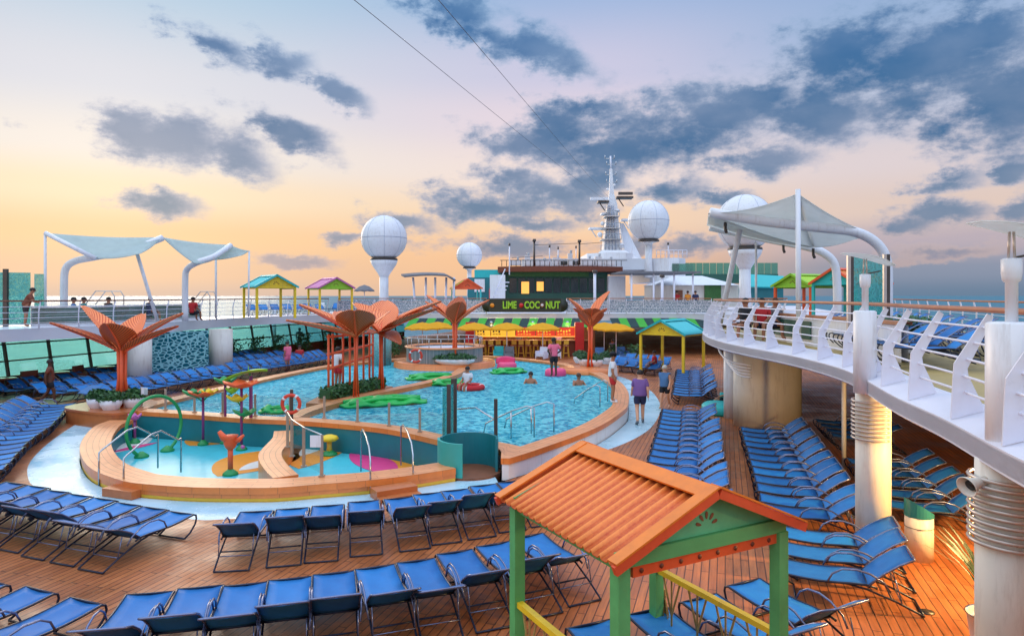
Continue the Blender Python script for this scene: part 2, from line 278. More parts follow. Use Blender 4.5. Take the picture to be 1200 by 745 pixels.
# ---------------------------------------------------------------- mesh builder
class MB:
    def __init__(s): s.v=[]; s.f=[]; s.uv={}; s.mi=[]; s.cur=0; s.sm=[]; s.smooth=False
    def face(s, idx, uv=None):
        s.f.append(tuple(idx)); s.mi.append(s.cur); s.sm.append(s.smooth)
        if uv: s.uv[len(s.f)-1]=uv
    def add(s, pts):
        n=len(s.v); s.v += [Vector(p) for p in pts]; return n
    def box(s, c, size, rz=0, rot=None):
        hx,hy,hz=[q/2 for q in size]; c=Vector(c)
        m = rot if rot is not None else Matrix.Rotation(rz,3,'Z')
        n=s.add([c+m@Vector((a*hx,b*hy,d*hz)) for a in(-1,1) for b in(-1,1) for d in(-1,1)])
        for q in((0,1,3,2),(4,6,7,5),(0,4,5,1),(2,3,7,6),(0,2,6,4),(1,5,7,3)): s.face([n+i for i in q])
        return s
    def bar(s, a, b, w, h, up=(0,0,1)):       # rectangular bar a->b, w across, h along 'up'
        a=Vector(a); b=Vector(b); d=(b-a); L=d.length
        if L<1e-6: return s
        d.normalize(); up=Vector(up); x=d.cross(up)
        if x.length<1e-4: x=d.cross(Vector((1,0,0)))
        x.normalize(); u=x.cross(d).normalized()
        m=Matrix((x,d,u)).transposed()
        return s.box((a+b)/2,(w,L,h),rot=m)
    def tube(s, pts, r, seg=8, closed=False, caps=True):
        pts=[Vector(p) for p in pts]; n=len(pts)
        rs=r if isinstance(r,(list,tuple)) else [r]*n
        sm=s.smooth; s.smooth=True
        rings=[]; prev=None
        for i,p in enumerate(pts):
            if closed: t=(pts[(i+1)%n]-pts[i-1])
            else: t=(pts[min(i+1,n-1)]-pts[max(i-1,0)])
            if t.length<1e-9: t=Vector((0,0,1))
            t.normalize()
            if prev is None:
                x=t.cross(Vector((0,0,1)))
                if x.length<.05: x=t.cross(Vector((1,0,0)))
            else: x=prev-t*prev.dot(t)
            x.normalize(); prev=x; y=t.cross(x)
            rings.append(s.add([p+(x*math.cos(2*math.pi*k/seg)+y*math.sin(2*math.pi*k/seg))*rs[i] for k in range(seg)]))
        for i in range(n if closed else n-1):
            a=rings[i]; b=rings[(i+1)%n]
            for k in range(seg): s.face((a+k,a+(k+1)%seg,b+(k+1)%seg,b+k))
        if caps and not closed:
            s.face([rings[0]+k for k in range(seg)][::-1]); s.face([rings[-1]+k for k in range(seg)])
        s.smooth=sm; return s
    def lathe(s, prof, c=(0,0,0), seg=24, sx=1, sy=1, rz=0, caps=True):     # prof: (r,z)
        c=Vector(c); sm=s.smooth; s.smooth=True; rings=[]
        for r,z in prof:
            pts=[]
            for k in range(seg):
                a=2*math.pi*k/seg; v=Vector((r*math.cos(a)*sx,r*math.sin(a)*sy,z)); v.rotate(Matrix.Rotation(rz,3,'Z')); pts.append(c+v)
            rings.append(s.add(pts))
        for i in range(len(prof)-1):
            a=rings[i]; b=rings[i+1]
            for k in range(seg): s.face((a+k,a+(k+1)%seg,b+(k+1)%seg,b+k),[(k/seg*6.28*prof[i][0],prof[i][1]),((k+1)/seg*6.28*prof[i][0],prof[i][1]),((k+1)/seg*6.28*prof[i][0],prof[i+1][1]),(k/seg*6.28*prof[i][0],prof[i+1][1])])
        if caps:
            if prof[0][0]>1e-4: s.face([rings[0]+k for k in range(seg)][::-1])
            if prof[-1][0]>1e-4: s.face([rings[-1]+k for k in range(seg)])
        s.smooth=sm; return s
    def prism(s, poly, z0, z1):
        n=len(poly); a=s.add([(p[0],p[1],z0) for p in poly]); b=s.add([(p[0],p[1],z1) for p in poly])
        t=tess(poly)
        for q in t: s.face([a+i for i in q][::-1]); s.face([b+i for i in q])
        for i in range(n): s.face((a+i,a+(i+1)%n,b+(i+1)%n,b+i))
        return s
    def plate(s, pts, th, nrm=None):          # flat polygon (3D points, convex or not) with thickness
        pts=[Vector(p) for p in pts]; n=len(pts)
        if nrm is None: nrm=(pts[1]-pts[0]).cross(pts[2]-pts[0]).normalized()
        nrm=Vector(nrm); a=s.add([p-nrm*th/2 for p in pts]); b=s.add([p+nrm*th/2 for p in pts])
        s.face([a+i for i in range(n)][::-1]); s.face([b+i for i in range(n)])
        for i in range(n): s.face((a+i,a+(i+1)%n,b+(i+1)%n,b+i))
        return s
    def grid(s, fn, nu, nv, uvfn=None):
        sm=s.smooth; s.smooth=True
        n=s.add([fn(i/nu,j/nv) for i in range(nu+1) for j in range(nv+1)])
        for i in range(nu):
            for j in range(nv):
                q=[(i,j),(i+1,j),(i+1,j+1),(i,j+1)]
                s.face([n+a*(nv+1)+b for a,b in q],[uvfn(a/nu,b/nv) for a,b in q] if uvfn else None)
        s.smooth=sm; return s
    def ball(s, c, r, seg=12, sz=1.0, rings=8):
        prof=[(max(1e-5,r*math.sin(math.pi*i/rings)), -r*sz*math.cos(math.pi*i/rings)) for i in range(rings+1)]
        return s.lathe(prof, c, seg, caps=False)
    def build(s, name, mats, parent=None, world=False, recalc=True, solid=0):
        if not isinstance(mats,(list,tuple)): mats=[mats]
        off=Vector((0,0,0))
        if parent is None:
            if world and s.v:
                xs=[p.x for p in s.v]; ys=[p.y for p in s.v]; zs=[p.z for p in s.v]
                off=Vector(((min(xs)+max(xs))/2,(min(ys)+max(ys))/2,min(zs)))
        elif world: off=Vector(parent.location)
        me=bpy.data.meshes.new(name); me.from_pydata([p-off for p in s.v],[],s.f)
        for m in mats: me.materials.append(MATS[m] if isinstance(m,str) else m)
        me.polygons.foreach_set('material_index', s.mi); me.polygons.foreach_set('use_smooth', s.sm)
        if s.uv:
            ul=me.uv_layers.new(name='UVMap')
            for p in me.polygons:
                u=s.uv.get(p.index)
                if u:
                    for k,li in enumerate(p.loop_indices): ul.data[li].uv=u[k]
        if recalc:
            bm=bmesh.new(); bm.from_mesh(me); bmesh.ops.recalc_face_normals(bm, faces=bm.faces); bm.to_mesh(me); bm.free()
        me.update()
        o=bpy.data.objects.new(name, me); col.objects.link(o)
        if parent is not None:
            o.parent=parent
            if world and parent.rotation_euler.z: raise ValueError('world build under rotated parent')
        elif world: o.location=off
        if solid:
            md=o.modifiers.new('Solidify','SOLIDIFY'); md.thickness=solid; md.offset=0
        return o
def tess(poly):
    from mathutils.geometry import tessellate_polygon
    return tessellate_polygon([[Vector((p[0],p[1],0)) for p in poly]])
def fill_loops(loops, z, name, m):            # flat sheet with holes
    bm=bmesh.new(); es=[]
    for lp in loops:
        vs=[bm.verts.new((p[0],p[1],z)) for p in lp]
        for i in range(len(vs)): es.append(bm.edges.new((vs[i],vs[(i+1)%len(vs)])))
    bmesh.ops.triangle_fill(bm, use_beauty=True, use_dissolve=False, edges=es)
    bmesh.ops.recalc_face_normals(bm, faces=bm.faces)
    for f in bm.faces:
        if f.normal.z<0: f.normal_flip()
    me=bpy.data.meshes.new(name); bm.to_mesh(me); bm.free(); me.materials.append(MATS[m])
    o=bpy.data.objects.new(name, me); col.objects.link(o); return o
def spline(pts, n=8, closed=False):           # Catmull-Rom
    pts=[Vector(p) if len(p)==3 else Vector((p[0],p[1],0)) for p in pts]; out=[]; m=len(pts)
    rng = m if closed else m-1
    for i in range(rng):
        p1=pts[i]; p2=pts[(i+1)%m]
        p0=pts[i-1] if (closed or i>0) else p1*2-p2
        p3=pts[(i+2)%m] if (closed or i+2<m) else p2*2-p1
        for k in range(n):
            t=k/n
            out.append(.5*((2*p1)+(p2-p0)*t+(2*p0-5*p1+4*p2-p3)*t*t+(3*p1-p0-3*p2+p3)*t**3))
    if not closed: out.append(pts[-1])
    return out
def offset(pts, d, closed=True):              # shift a 2D path sideways (left of travel = +)
    n=len(pts); out=[]
    for i,p in enumerate(pts):
        a=pts[i-1] if (closed or i>0) else p; b=pts[(i+1)%n] if (closed or i<n-1) else p
        t=(b-a); t.z=0; t.normalize(); out.append(p+Vector((-t.y,t.x,0))*d)
    return out
def area(pts): return sum(pts[i].x*pts[(i+1)%len(pts)].y-pts[(i+1)%len(pts)].x*pts[i].y for i in range(len(pts)))/2
def resample(pts, step, closed=False):
    q=list(pts)+([pts[0]] if closed else []); cum=[0]
    for i in range(len(q)-1): cum.append(cum[-1]+(q[i+1]-q[i]).length)
    n=max(1,round(cum[-1]/step)); out=[]; j=0
    for k in range(n if closed else n+1):
        d=cum[-1]*k/n
        while j<len(q)-2 and cum[j+1]<d: j+=1
        seg=cum[j+1]-cum[j]; t=(d-cum[j])/seg if seg>1e-9 else 0
        out.append(q[j].lerp(q[j+1],min(1,t)))
    return out
def tag(o, label=None, cat=None, group=None, kind=None):
    if label: o['label']=label
    if cat: o['category']=cat
    if group: o['group']=group
    if kind: o['kind']=kind
    return o
def thing(name, label, cat, loc=(0,0,0), rz=0, group=None):
    o=bpy.data.objects.new(name, None); col.objects.link(o); o.location=loc; o.rotation_euler=(0,0,rz); o.empty_display_size=.2
    return tag(o,label,cat,group)
KIDS={}
def dup(root, loc, rz, label=None, group=None, cat=None, scale=None):
    if root.name not in KIDS:
        KIDS[root.name]=[(c,[g for g in c.children]) for c in root.children]
    r=root.copy(); col.objects.link(r); r.location=loc; r.rotation_euler=(0,0,rz)
    if scale: r.scale=(scale,)*3
    if label: r['label']=label
    if group: r['group']=group
    if cat: r['category']=cat
    for c,gs in KIDS[root.name]:
        k=c.copy(); col.objects.link(k); k.parent=r
        for g in gs:
            q=g.copy(); col.objects.link(q); q.parent=k
    return r
ORD=['zeroth','first','second','third','fourth','fifth','sixth','seventh','eighth','ninth','tenth','eleventh','twelfth','thirteenth','fourteenth','fifteenth','sixteenth','seventeenth','eighteenth','nineteenth','twentieth','twenty-first','twenty-second','twenty-third','twenty-fourth','twenty-fifth']
mat('deep_basin',(10,60,96),.3)
# ================================================================ camera, sky, sun
cam = bpy.data.cameras.new('camera'); camo = bpy.data.objects.new('camera', cam); col.objects.link(camo); sc.camera = camo
camo.location=(0,0,CH); camo.rotation_euler=(R(90),0,0)
cam.sensor_width=36; cam.lens=24.0; cam.shift_y=-(372.5-HY)/1200.0; cam.clip_end=60000; cam.clip_start=.05
sc.view_settings.view_transform='Standard'; sc.view_settings.look='None'; sc.view_settings.exposure=0.1; sc.view_settings.gamma=1
sc.cycles.max_bounces=6; sc.cycles.transparent_max_bounces=16; sc.cycles.diffuse_bounces=3; sc.cycles.glossy_bounces=3; sc.cycles.transmission_bounces=4
sc.cycles.caustics_reflective=False; sc.cycles.caustics_refractive=False; sc.cycles.sample_clamp_indirect=4
SUN_AZ=R(-31); SUN_EL=R(11)                   # left of the view, low over the port side
def world():
    w=bpy.data.worlds.new('World'); sc.world=w; w.use_nodes=True; nt=w.node_tree; L=nt.links
    bg=nt.nodes['Background']; bg.inputs['Strength'].default_value=.1
    w.cycles.sampling_method='MANUAL'; w.cycles.sample_map_resolution=512
    sky=N(nt,'ShaderNodeTexSky'); sky.sky_type='NISHITA'; sky.sun_disc=False; sky.sun_elevation=SUN_EL; sky.sun_rotation=SUN_AZ; sky.altitude=0; sky.air_density=1.0; sky.dust_density=1.5; sky.ozone_density=2.0
    def math1(op,a,b=None,c=None,clamp=False):
        n=N(nt,'ShaderNodeMath',operation=op); n.use_clamp=clamp
        for i,q in enumerate((a,b,c)):
            if q is None: continue
            if isinstance(q,(int,float)): n.inputs[i].default_value=q
            else: L.new(q,n.inputs[i])
        return n.outputs[0]
    tc=N(nt,'ShaderNodeTexCoord'); sp=N(nt,'ShaderNodeSeparateXYZ'); L.new(tc.outputs['Generated'],sp.inputs[0])
    x,y,z=sp.outputs
    az=math1('ARCTAN2',x,y); el=math1('ARCSINE',z)
    def ramp(stops,fac):
        r=N(nt,'ShaderNodeValToRGB'); e=r.color_ramp; e.interpolation='EASE'
        while len(e.elements)<len(stops): e.elements.new(.5)
        for k,(p,c) in enumerate(stops): e.elements[k].position=p; e.elements[k].color=lin(c)
        L.new(fac,r.inputs[0]); return r.outputs[0]
    ef=math1('DIVIDE',el,1.5708,clamp=True)      # 0 horizon .. 1 zenith ; frame top ~ .26
    Lr=ramp([(0,(204,182,172)),(.018,(224,188,162)),(.05,(244,200,154)),(.085,(246,222,190)),(.12,(236,228,222)),(.17,(216,218,228)),(.27,(172,204,228)),(.6,(190,208,228)),(1,(214,216,226))],ef)
    Cr=ramp([(0,(240,190,150)),(.03,(250,196,150)),(.07,(250,214,180)),(.11,(246,226,218)),(.16,(232,216,226)),(.2,(206,204,228)),(.28,(156,184,224)),(.6,(190,208,228)),(1,(214,216,226))],ef)
    Rr=ramp([(0,(108,132,158)),(.02,(140,150,172)),(.045,(190,176,186)),(.07,(228,204,192)),(.11,(226,212,214)),(.16,(196,204,226)),(.22,(160,184,220)),(.3,(132,166,216)),(.6,(184,200,228)),(1,(214,216,226))],ef)
    def mixc(f,a,b):
        m=N(nt,'ShaderNodeMix',data_type='RGBA'); L.new(a,m.inputs[6]); L.new(b,m.inputs[7])
        if isinstance(f,(int,float)): m.inputs[0].default_value=f
        else: L.new(f,m.inputs[0])
        return m.outputs[2]
    def smap(v,a,b,c=0,d=1):
        m=N(nt,'ShaderNodeMapRange',interpolation_type='SMOOTHSTEP'); L.new(v,m.inputs[0])
        for i,q in enumerate((a,b,c,d)): m.inputs[i+1].default_value=q
        return m.outputs[0]
    base=mixc(smap(az,-.45,.1),Lr,Cr); base=mixc(smap(az,.12,.5),base,Rr)
    # clouds: soft ellipses (azimuth, elevation) broken up by fractal noise
    cv=N(nt,'ShaderNodeCombineXYZ'); L.new(az,cv.inputs[0]); L.new(el,cv.inputs[1])
    nm=N(nt,'ShaderNodeMapping'); nm.inputs['Scale'].default_value=(1,1.7,1); L.new(cv.outputs[0],nm.inputs[0])
    nz=N(nt,'ShaderNodeTexNoise',Scale=13.0,Detail=10.0,Roughness=.64); L.new(nm.outputs[0],nz.inputs['Vector'])
    nzb=N(nt,'ShaderNodeTexNoise',Scale=5.0,Detail=5.0,Roughness=.5); L.new(nm.outputs[0],nzb.inputs['Vector'])
    # warp the coordinates a little so the outlines wander
    wp=N(nt,'ShaderNodeVectorMath',operation='MULTIPLY_ADD'); L.new(nz.outputs['Color'],wp.inputs[0]); wp.inputs[1].default_value=(.09,.06,0); L.new(cv.outputs[0],wp.inputs[2])
    wo=N(nt,'ShaderNodeVectorMath',operation='SUBTRACT'); L.new(wp.outputs[0],wo.inputs[0]); wo.inputs[1].default_value=(.045,.03,0)
    def ang(px,py): dx=px-600; return math.atan2(dx,FP), math.atan2(HY-py, math.hypot(FP,dx))
    blobs=[(205,162,115,40,0),(150,150,60,26,0),(275,180,60,30,-14),(190,240,70,22,0),(345,160,75,24,-24),(250,52,62,20,-20),(325,68,55,22,-10),(400,112,48,18,-25),
      (640,62,75,26,-22),(470,260,60,16,-8),(575,240,80,26,-4),(640,225,85,22,-15),(700,212,60,20,0),(620,262,60,12,0),(640,165,95,36,4),(720,175,100,40,0),(820,140,150,46,4),(900,190,70,22,-4),(960,140,100,36,8),(880,115,80,20,0),
      (1060,85,190,75,0),(1180,110,140,90,0),(1000,60,110,45,0),(1160,40,130,55,0),(1110,210,52,17,0),(1060,265,52,17,0),(1115,250,60,19,0),(1195,245,40,22,0),(1190,205,40,14,0),
      (905,40,0,0,0),(540,15,75,26,0),(560,40,60,20,-20),(350,305,60,10,0),(60,250,0,0,0),(770,222,60,18,0),(850,235,40,12,0),(400,276,40,9,0),(600,290,110,16,0),(800,290,90,14,0),(1110,292,70,12,0),(690,128,60,18,0)]
    acc=None
    for px,py,rw,rh,rot in blobs:
        if rw==0: continue
        a,e=ang(px,py); k=math.cos(a)**2/FP
        mp=N(nt,'ShaderNodeMapping',vector_type='TEXTURE'); mp.inputs['Location'].default_value=(a,e,0); mp.inputs['Rotation'].default_value=(0,0,R(rot)); mp.inputs['Scale'].default_value=(rw*k*(1.04 if px<560 else 1.2),rh*(1.06 if px<560 else 1.2)/FP*math.cos(a),1)
        L.new(wo.outputs[0],mp.inputs[0])
        ln=N(nt,'ShaderNodeVectorMath',operation='LENGTH'); L.new(mp.outputs[0],ln.inputs[0])
        v=math1('SUBTRACT',1.0,ln.outputs['Value'])
        acc=v if acc is None else math1('SMOOTH_MAX',acc,v,.25)
    front=smap(y,.2,.45)
    n_c=math1('SUBTRACT',nz.outputs['Fac'],.5); n_b=math1('SUBTRACT',nzb.outputs['Fac'],.5)
    dens=math1('MULTIPLY_ADD',n_c,2.3,math1('ADD',acc,.0)); 
    # thin background wisps elsewhere
    wisp=math1('MULTIPLY_ADD',n_c,1.6,math1('MULTIPLY_ADD',n_b,2.0,-.42))
    mask=smap(dens,-.05,.55); mask=math1('MULTIPLY',mask,front)
    wm=math1('MULTIPLY',smap(wisp,0,.6),.45)
    edge=smap(dens,.1,.85)
    dark=ramp([(0,(176,160,172)),(.06,(92,126,160)),(.14,(56,106,152)),(.25,(54,108,162)),(1,(120,150,200))],ef)
    light=ramp([(0,(214,180,166)),(.1,(186,188,206)),(.3,(136,176,216)),(1,(150,176,214))],ef)
    nlt=smap(nzb.outputs['Fac'],.35,.68)
    dk2=mixc(math1('MULTIPLY',nlt,.35),dark,light)
    cc=mixc(edge,light,dk2)
    skyc=mixc(math1('MULTIPLY',wm,smap(el,.02,.12)),base,light)
    skyc=mixc(math1('MULTIPLY',mask,.96),skyc,cc)
    # fill light: the unseen sky overhead and behind the camera is brightened
    up=math1('MULTIPLY',smap(el,.42,.85),1.25); back=math1('MULTIPLY',smap(y,.1,-.5),.55)
    gain=math1('ADD',math1('ADD',up,back),1.0)
    sc1=N(nt,'ShaderNodeVectorMath',operation='SCALE'); L.new(skyc,sc1.inputs[0]); L.new(math1('MULTIPLY',gain,9.0),sc1.inputs['Scale'])
    sc2=N(nt,'ShaderNodeVectorMath',operation='SCALE'); L.new(sky.outputs[0],sc2.inputs[0]); sc2.inputs['Scale'].default_value=.04
    fin=N(nt,'ShaderNodeVectorMath',operation='ADD'); L.new(sc1.outputs[0],fin.inputs[0]); L.new(sc2.outputs[0],fin.inputs[1])
    L.new(fin.outputs[0],bg.inputs['Color'])
world()
sun=bpy.data.lights.new('sun','SUN'); so=bpy.data.objects.new('sun',sun); col.objects.link(so)
sun.energy=1.1; sun.angle=R(25); sun.color=(1,.80,.60)
d=Vector((math.sin(SUN_AZ)*math.cos(SUN_EL),math.cos(SUN_AZ)*math.cos(SUN_EL),math.sin(SUN_EL)))
so.rotation_euler=d.to_track_quat('Z','Y').to_euler(); so.location=(-30,40,30)

# ================================================================ sea, hull, decks
b=MB(); b.prism([(-30000,-30000),(30000,-30000),(30000,30000),(-30000,30000)],-27,-24); tag(b.build('sea','sea_water'),kind='structure')
PORT,STAR=-31.0,8.9                              # ship sides, metres to starboard of the camera
hull=[S(-25,PORT),S(-25,STAR),S(95,STAR),S(112,PORT*.45+STAR*.55),S(112,PORT*.55+STAR*.45),S(95,PORT)]
b=MB()
n=len(hull); a0=b.add([(p.x,p.y,-24) for p in hull]); a1=b.add([(p.x,p.y,-.02) for p in hull])
for i in range(n): b.face((a0+i,a0+(i+1)%n,a1+(i+1)%n,a1+i))
tag(b.build('ship_hull','hull_white'),kind='structure')

path_o=[W(100,492),W(62,515),W(36,540),W(33,560),W(45,572),W(87,587),W(150,598),W(225,608),W(262,608),W(350,602),W(450,590),W(560,571),W(640,548),W(720,524),W(758,505),W(772,487),W(774,474),W(764,459),W(747,450),(5.2,37.5,0),(0,45.2,0),(-9,43,0),(-11.5,38,0),(-12.6,32.5,0),(-13.4,28.7,0),(-14.2,24.9,0)]
path_o=spline(path_o,5,True)
fill_o=spline([(-12.9,21.9),(-12.75,20.8),(-11.8,18.7),(-10.8,17.1),(-9.7,15.75),(-8.57,14.85),(-8.0,14.55),(-6.7,14.25),(-5.3,14.2),(-4.8,14.25),(-4.0,14.5),(-3.05,14.8),(-2.15,15.25),(-1.3,15.8)],6)
front_wall=spline([(-12.6,22.5),(-10.6,21.9),(-8.3,21.1),(-6.5,20.7),(-4.9,20.1),(-3.4,19.3),(-1.75,17.75)],6)     # between the two pools, from port to starboard
main_r=spline([(-.3,15.62),(.74,17.0),(2.47,19.7),(3.74,22.7),(4.15,24.3),(4.6,27.1),(4.75,30.4),(4.3,34.2),(2.7,38.8),(0,42),(-2,43.2),(-5,43),(-8.3,39.6),(-10.1,37.3),(-11.4,32.5),(-12.1,28.7),(-12.8,24.9),(-12.9,22.9)],6)
_c=(-1.05,16.6)
arc=[Vector((_c[0]+.80*math.cos(R(a)),_c[1]+.80*math.sin(R(a)),0)) for a in (128,108,88,68,48,28,8,-10)]
complex_o=fill_o+[Vector((_c[0]+.74*math.cos(R(a)),_c[1]+.74*math.sin(R(a)),0)) for a in (255,270,285,300,315,330)]+main_r
main_loop=[front_wall[-1]]+arc+[Vector((-.26,15.9,0))]+main_r[1:]+front_wall[:-1]
splash_loop=fill_o+[Vector((-1.66,16.4,0)),Vector((-1.7,17.0,0))]+front_wall[::-1][:-1]
if area(main_loop)<0: main_loop=main_loop[::-1]
if area(splash_loop)<0: splash_loop=splash_loop[::-1]
outer=[S(-25,PORT),S(-25,STAR),S(100,STAR),S(100,PORT)]
tag(fill_loops([outer,path_o],0,'deck','deck_planks'),kind='structure')
tag(fill_loops([path_o,complex_o],0.0,'wading_path','wading_blue'),kind='structure')

# pool shells
def wall(path, z0, z1, name, m, t, closed=False):
    b=MB(); n=len(path); L=0
    for i in range(n if closed else n-1):
        p=path[i]; q=path[(i+1)%n]; l=(q-p).length
        a=b.add([(p.x,p.y,z1),(q.x,q.y,z1),(q.x,q.y,z0),(p.x,p.y,z0)]); b.face((a,a+1,a+2,a+3),[(L,z1),(L+l,z1),(L+l,z0),(L,z0)]); L+=l
    return b.build(name,m,t,world=True,recalc=False)
def clean(o,inn,w,closed):
    n=len(o); ok=[]
    for i,p in enumerate(inn):
        d=min((p-q).length for q in o); ok.append(d>w*.86)
    good=[i for i in range(n) if ok[i]]; out=[]
    for i in range(n):
        if ok[i]: out.append(inn[i]); continue
        j=min(good,key=lambda g:min(abs(g-i),n-abs(g-i)) if closed else abs(g-i)); out.append(inn[j])
    return out
def ringtop(o,inn,z,width,t,closed):
    b=MB(); n=len(o); L=0
    for i in range(n if closed else n-1):
        j=(i+1)%n; l=(o[j]-o[i]).length
        a=b.add([(o[i].x,o[i].y,z),(o[j].x,o[j].y,z),(inn[j].x,inn[j].y,z),(inn[i].x,inn[i].y,z)]); b.face((a,a+1,a+2,a+3),[(L,0),(L+l,0),(L+l,width),(L,width)]); L+=l
    b.build('coping_top','coping_tile',t,world=True)
def centre(lp): return (sum(p.x for p in lp)/len(lp),sum(p.y for p in lp)/len(lp),0)
mp_t=thing('swimming_pool','large curved swimming pool with raised tan coping beyond the glass fence','pool',centre(main_loop))
o=resample(main_loop,.3,True); inn=clean(o,offset(o,.55),.55,True); mp_in=clean(o,offset(o,.52),.52,True)
ringtop(o,inn,.5,.55,mp_t,True); wall(o,.36,.5,'coping_edge','coping_side',mp_t,True); wall(inn,.38,.5,'coping_edge','coping_side',mp_t,True)
wall(mp_in,-.9,.38,'inner_wall','pool_tile',mp_t,True)
o2=offset(o,.03)
def near_front(p): return min((p-q).length for q in front_wall)<.35
k0=next(i for i in range(len(o)) if near_front(o[i]) and not near_front(o[i-1]))
o2=o2[k0:]+o2[:k0]; oo=o[k0:]+o[:k0]; nf=sum(1 for p in oo if near_front(p))
wall(o2[:nf+2],-.36,.36,'splash_side_wall','deep_teal',mp_t); wall(o2[nf:]+[o2[0]],-.02,.36,'outer_wall','white_paint',mp_t)
sp_t=thing('splash_pool','shallow round splash pool with orange tiled rim and play features','pool',centre(splash_loop))
fo=resample(fill_o,.3); sgn=1
ctr=Vector(centre(splash_loop)); 
if (offset(fo,.5,False)[len(fo)//2]-ctr).length>(fo[len(fo)//2]-ctr).length: sgn=-1
fi=clean(fo,offset(fo,.72*sgn,False),.72,False)
ringtop(fo,fi,.30,.72,sp_t,False); wall(fo,.16,.30,'coping_edge','coping_side',sp_t); wall(fi,.18,.30,'coping_edge','coping_side',sp_t)
wall(offset(fo,.02*sgn,False),.07,.16,'outer_wall','coping_side',sp_t); wall(offset(fo,.03*sgn,False),-.02,.07,'base_glow','glow_yellow',sp_t); wall(offset(fo,.69*sgn,False),-.36,.18,'inner_wall','deep_teal',sp_t)  # yellow glow at the foot of the rim, painted on as a strip
sp_in=splash_loop
def sheet(loop,z,name,m,parent=None):
    o=fill_loops([loop],z,name,m)
    if parent: 
        o.parent=parent; o.location=(-parent.location[0],-parent.location[1],-parent.location[2])
    return o
sheet(sp_in,-.35,'pool_floor','splash_floor',sp_t)
sheet(mp_in,-.9,'pool_floor','pool_tile',mp_t)
b=MB(); c_=W(643,468,.33); b.prism([(c_.x+2.5*math.cos(k*.2618),c_.y+3.4*math.sin(k*.2618)) for k in range(24)],-.896,-.88); b.build('deep_basin_floor','deep_basin',mp_t,world=True)
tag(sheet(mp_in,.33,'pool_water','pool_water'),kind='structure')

# painted petals on the splash floor (flat floor graphics)
mat('floor_orange',(240,150,30),.5); mat('floor_white',(225,228,220),.5); mat('floor_pink',(225,60,130),.5); mat('floor_aqua',(70,190,210),.4)
def petal(p0,p1,w,z,m,bulge=.5):
    a=W(*p0,z-.0); c=W(*p1,z); d=c-a; nrm=Vector((-d.y,d.x,0)).normalized()
    pts=[]; n=14
    for i in range(n+1): t=i/n; pts.append(a+d*t+nrm*w*math.sin(math.pi*t)**.8)
    for i in range(1,n): t=1-i/n; pts.append(a+d*t-nrm*w*(1-bulge*.6)*math.sin(math.pi*t)**.8)
    b=MB(); k=b.add([(p.x,p.y,z) for p in pts]); b.face(list(range(k,k+len(pts))),None)
    o=b.build('floor_petal',m,sp_t,world=True); return o
petal((255,558),(352,524),1.25,-.344,'floor_orange'); petal((280,551),(338,535),.40,-.340,'floor_white')
petal((222,522),(270,511),.95,-.344,'floor_orange'); petal((240,519),(272,510),.5,-.340,'floor_white')
petal((350,549),(402,508),1.0,-.344,'floor_orange'); petal((352,534),(384,517),.34,-.340,'floor_white')
petal((416,526),(506,552),1.3,-.344,'floor_orange'); petal((411,529),(462,557),.6,-.340,'floor_pink')
petal((128,532),(178,512),.5,-.344,'floor_white'); petal((130,530),(185,518),.22,-.340,'floor_pink')

# divider that curves across the main pool, and the island beside it
def ledge(path,w,z0,z1,name,label,cat,parent=None,side='coping_side'):
    p=resample(path,.3); A=offset(p,w/2,False); B=offset(p,-w/2,False); n=len(p)
    t=parent or thing(name,label,cat,(p[n//2].x,p[n//2].y,0))
    b=MB(); L=0
    for i in range(n-1):
        l=(p[i+1]-p[i]).length
        a=b.add([(A[i].x,A[i].y,z1),(A[i+1].x,A[i+1].y,z1),(B[i+1].x,B[i+1].y,z1),(B[i].x,B[i].y,z1)]); b.face((a,a+1,a+2,a+3),[(L,0),(L+l,0),(L+l,w),(L,w)]); L+=l
    b.build('coping_top','coping_tile',t,world=True)
    b=MB(); 
    loop=A+B[::-1]; m=len(loop)
    a=b.add([(q.x,q.y,z1-.002) for q in loop]+[(q.x,q.y,z0) for q in loop])
    for i in range(m): b.face((a+i,a+(i+1)%m,a+m+(i+1)%m,a+m+i),[(i*.3,0),(i*.3+.3,0),(i*.3+.3,.5),(i*.3,.5)])
    b.build('side_wall',side,t,world=True)
    return t
ledge(spline([(-6.9,21.2),(-6.8,22.6),(-6.4,24.1),(-6.0,25.3),(-5.0,27.4),(-3.7,30.1),(-2.8,33.0),(-2.5,36.4)],8),.5,-.9,.506,'pool_divider','curved tan ledge dividing the main pool in two','ledge')
ledge(spline([(-6.75,20.2),(-6.45,19.2),(-6.3,18.2),(-6.1,17.2),(-5.6,16.1),(-5.0,15.1)],8),.55,-.35,.302,'splash_divider','short curved orange ledge splitting the splash pool, with posts along it','ledge')
b=MB(); isl=[(-7.3,24.2),(-6.7,24.0),(-5.4,27.0),(-5.0,28.6),(-5.6,29.0),(-6.4,28.2),(-7.3,25.8)]
b.prism(isl,-.9,.49); tag(b.build('planter_island','coping_side',world=True),'low tiled planter island against the curved pool divider','planter')
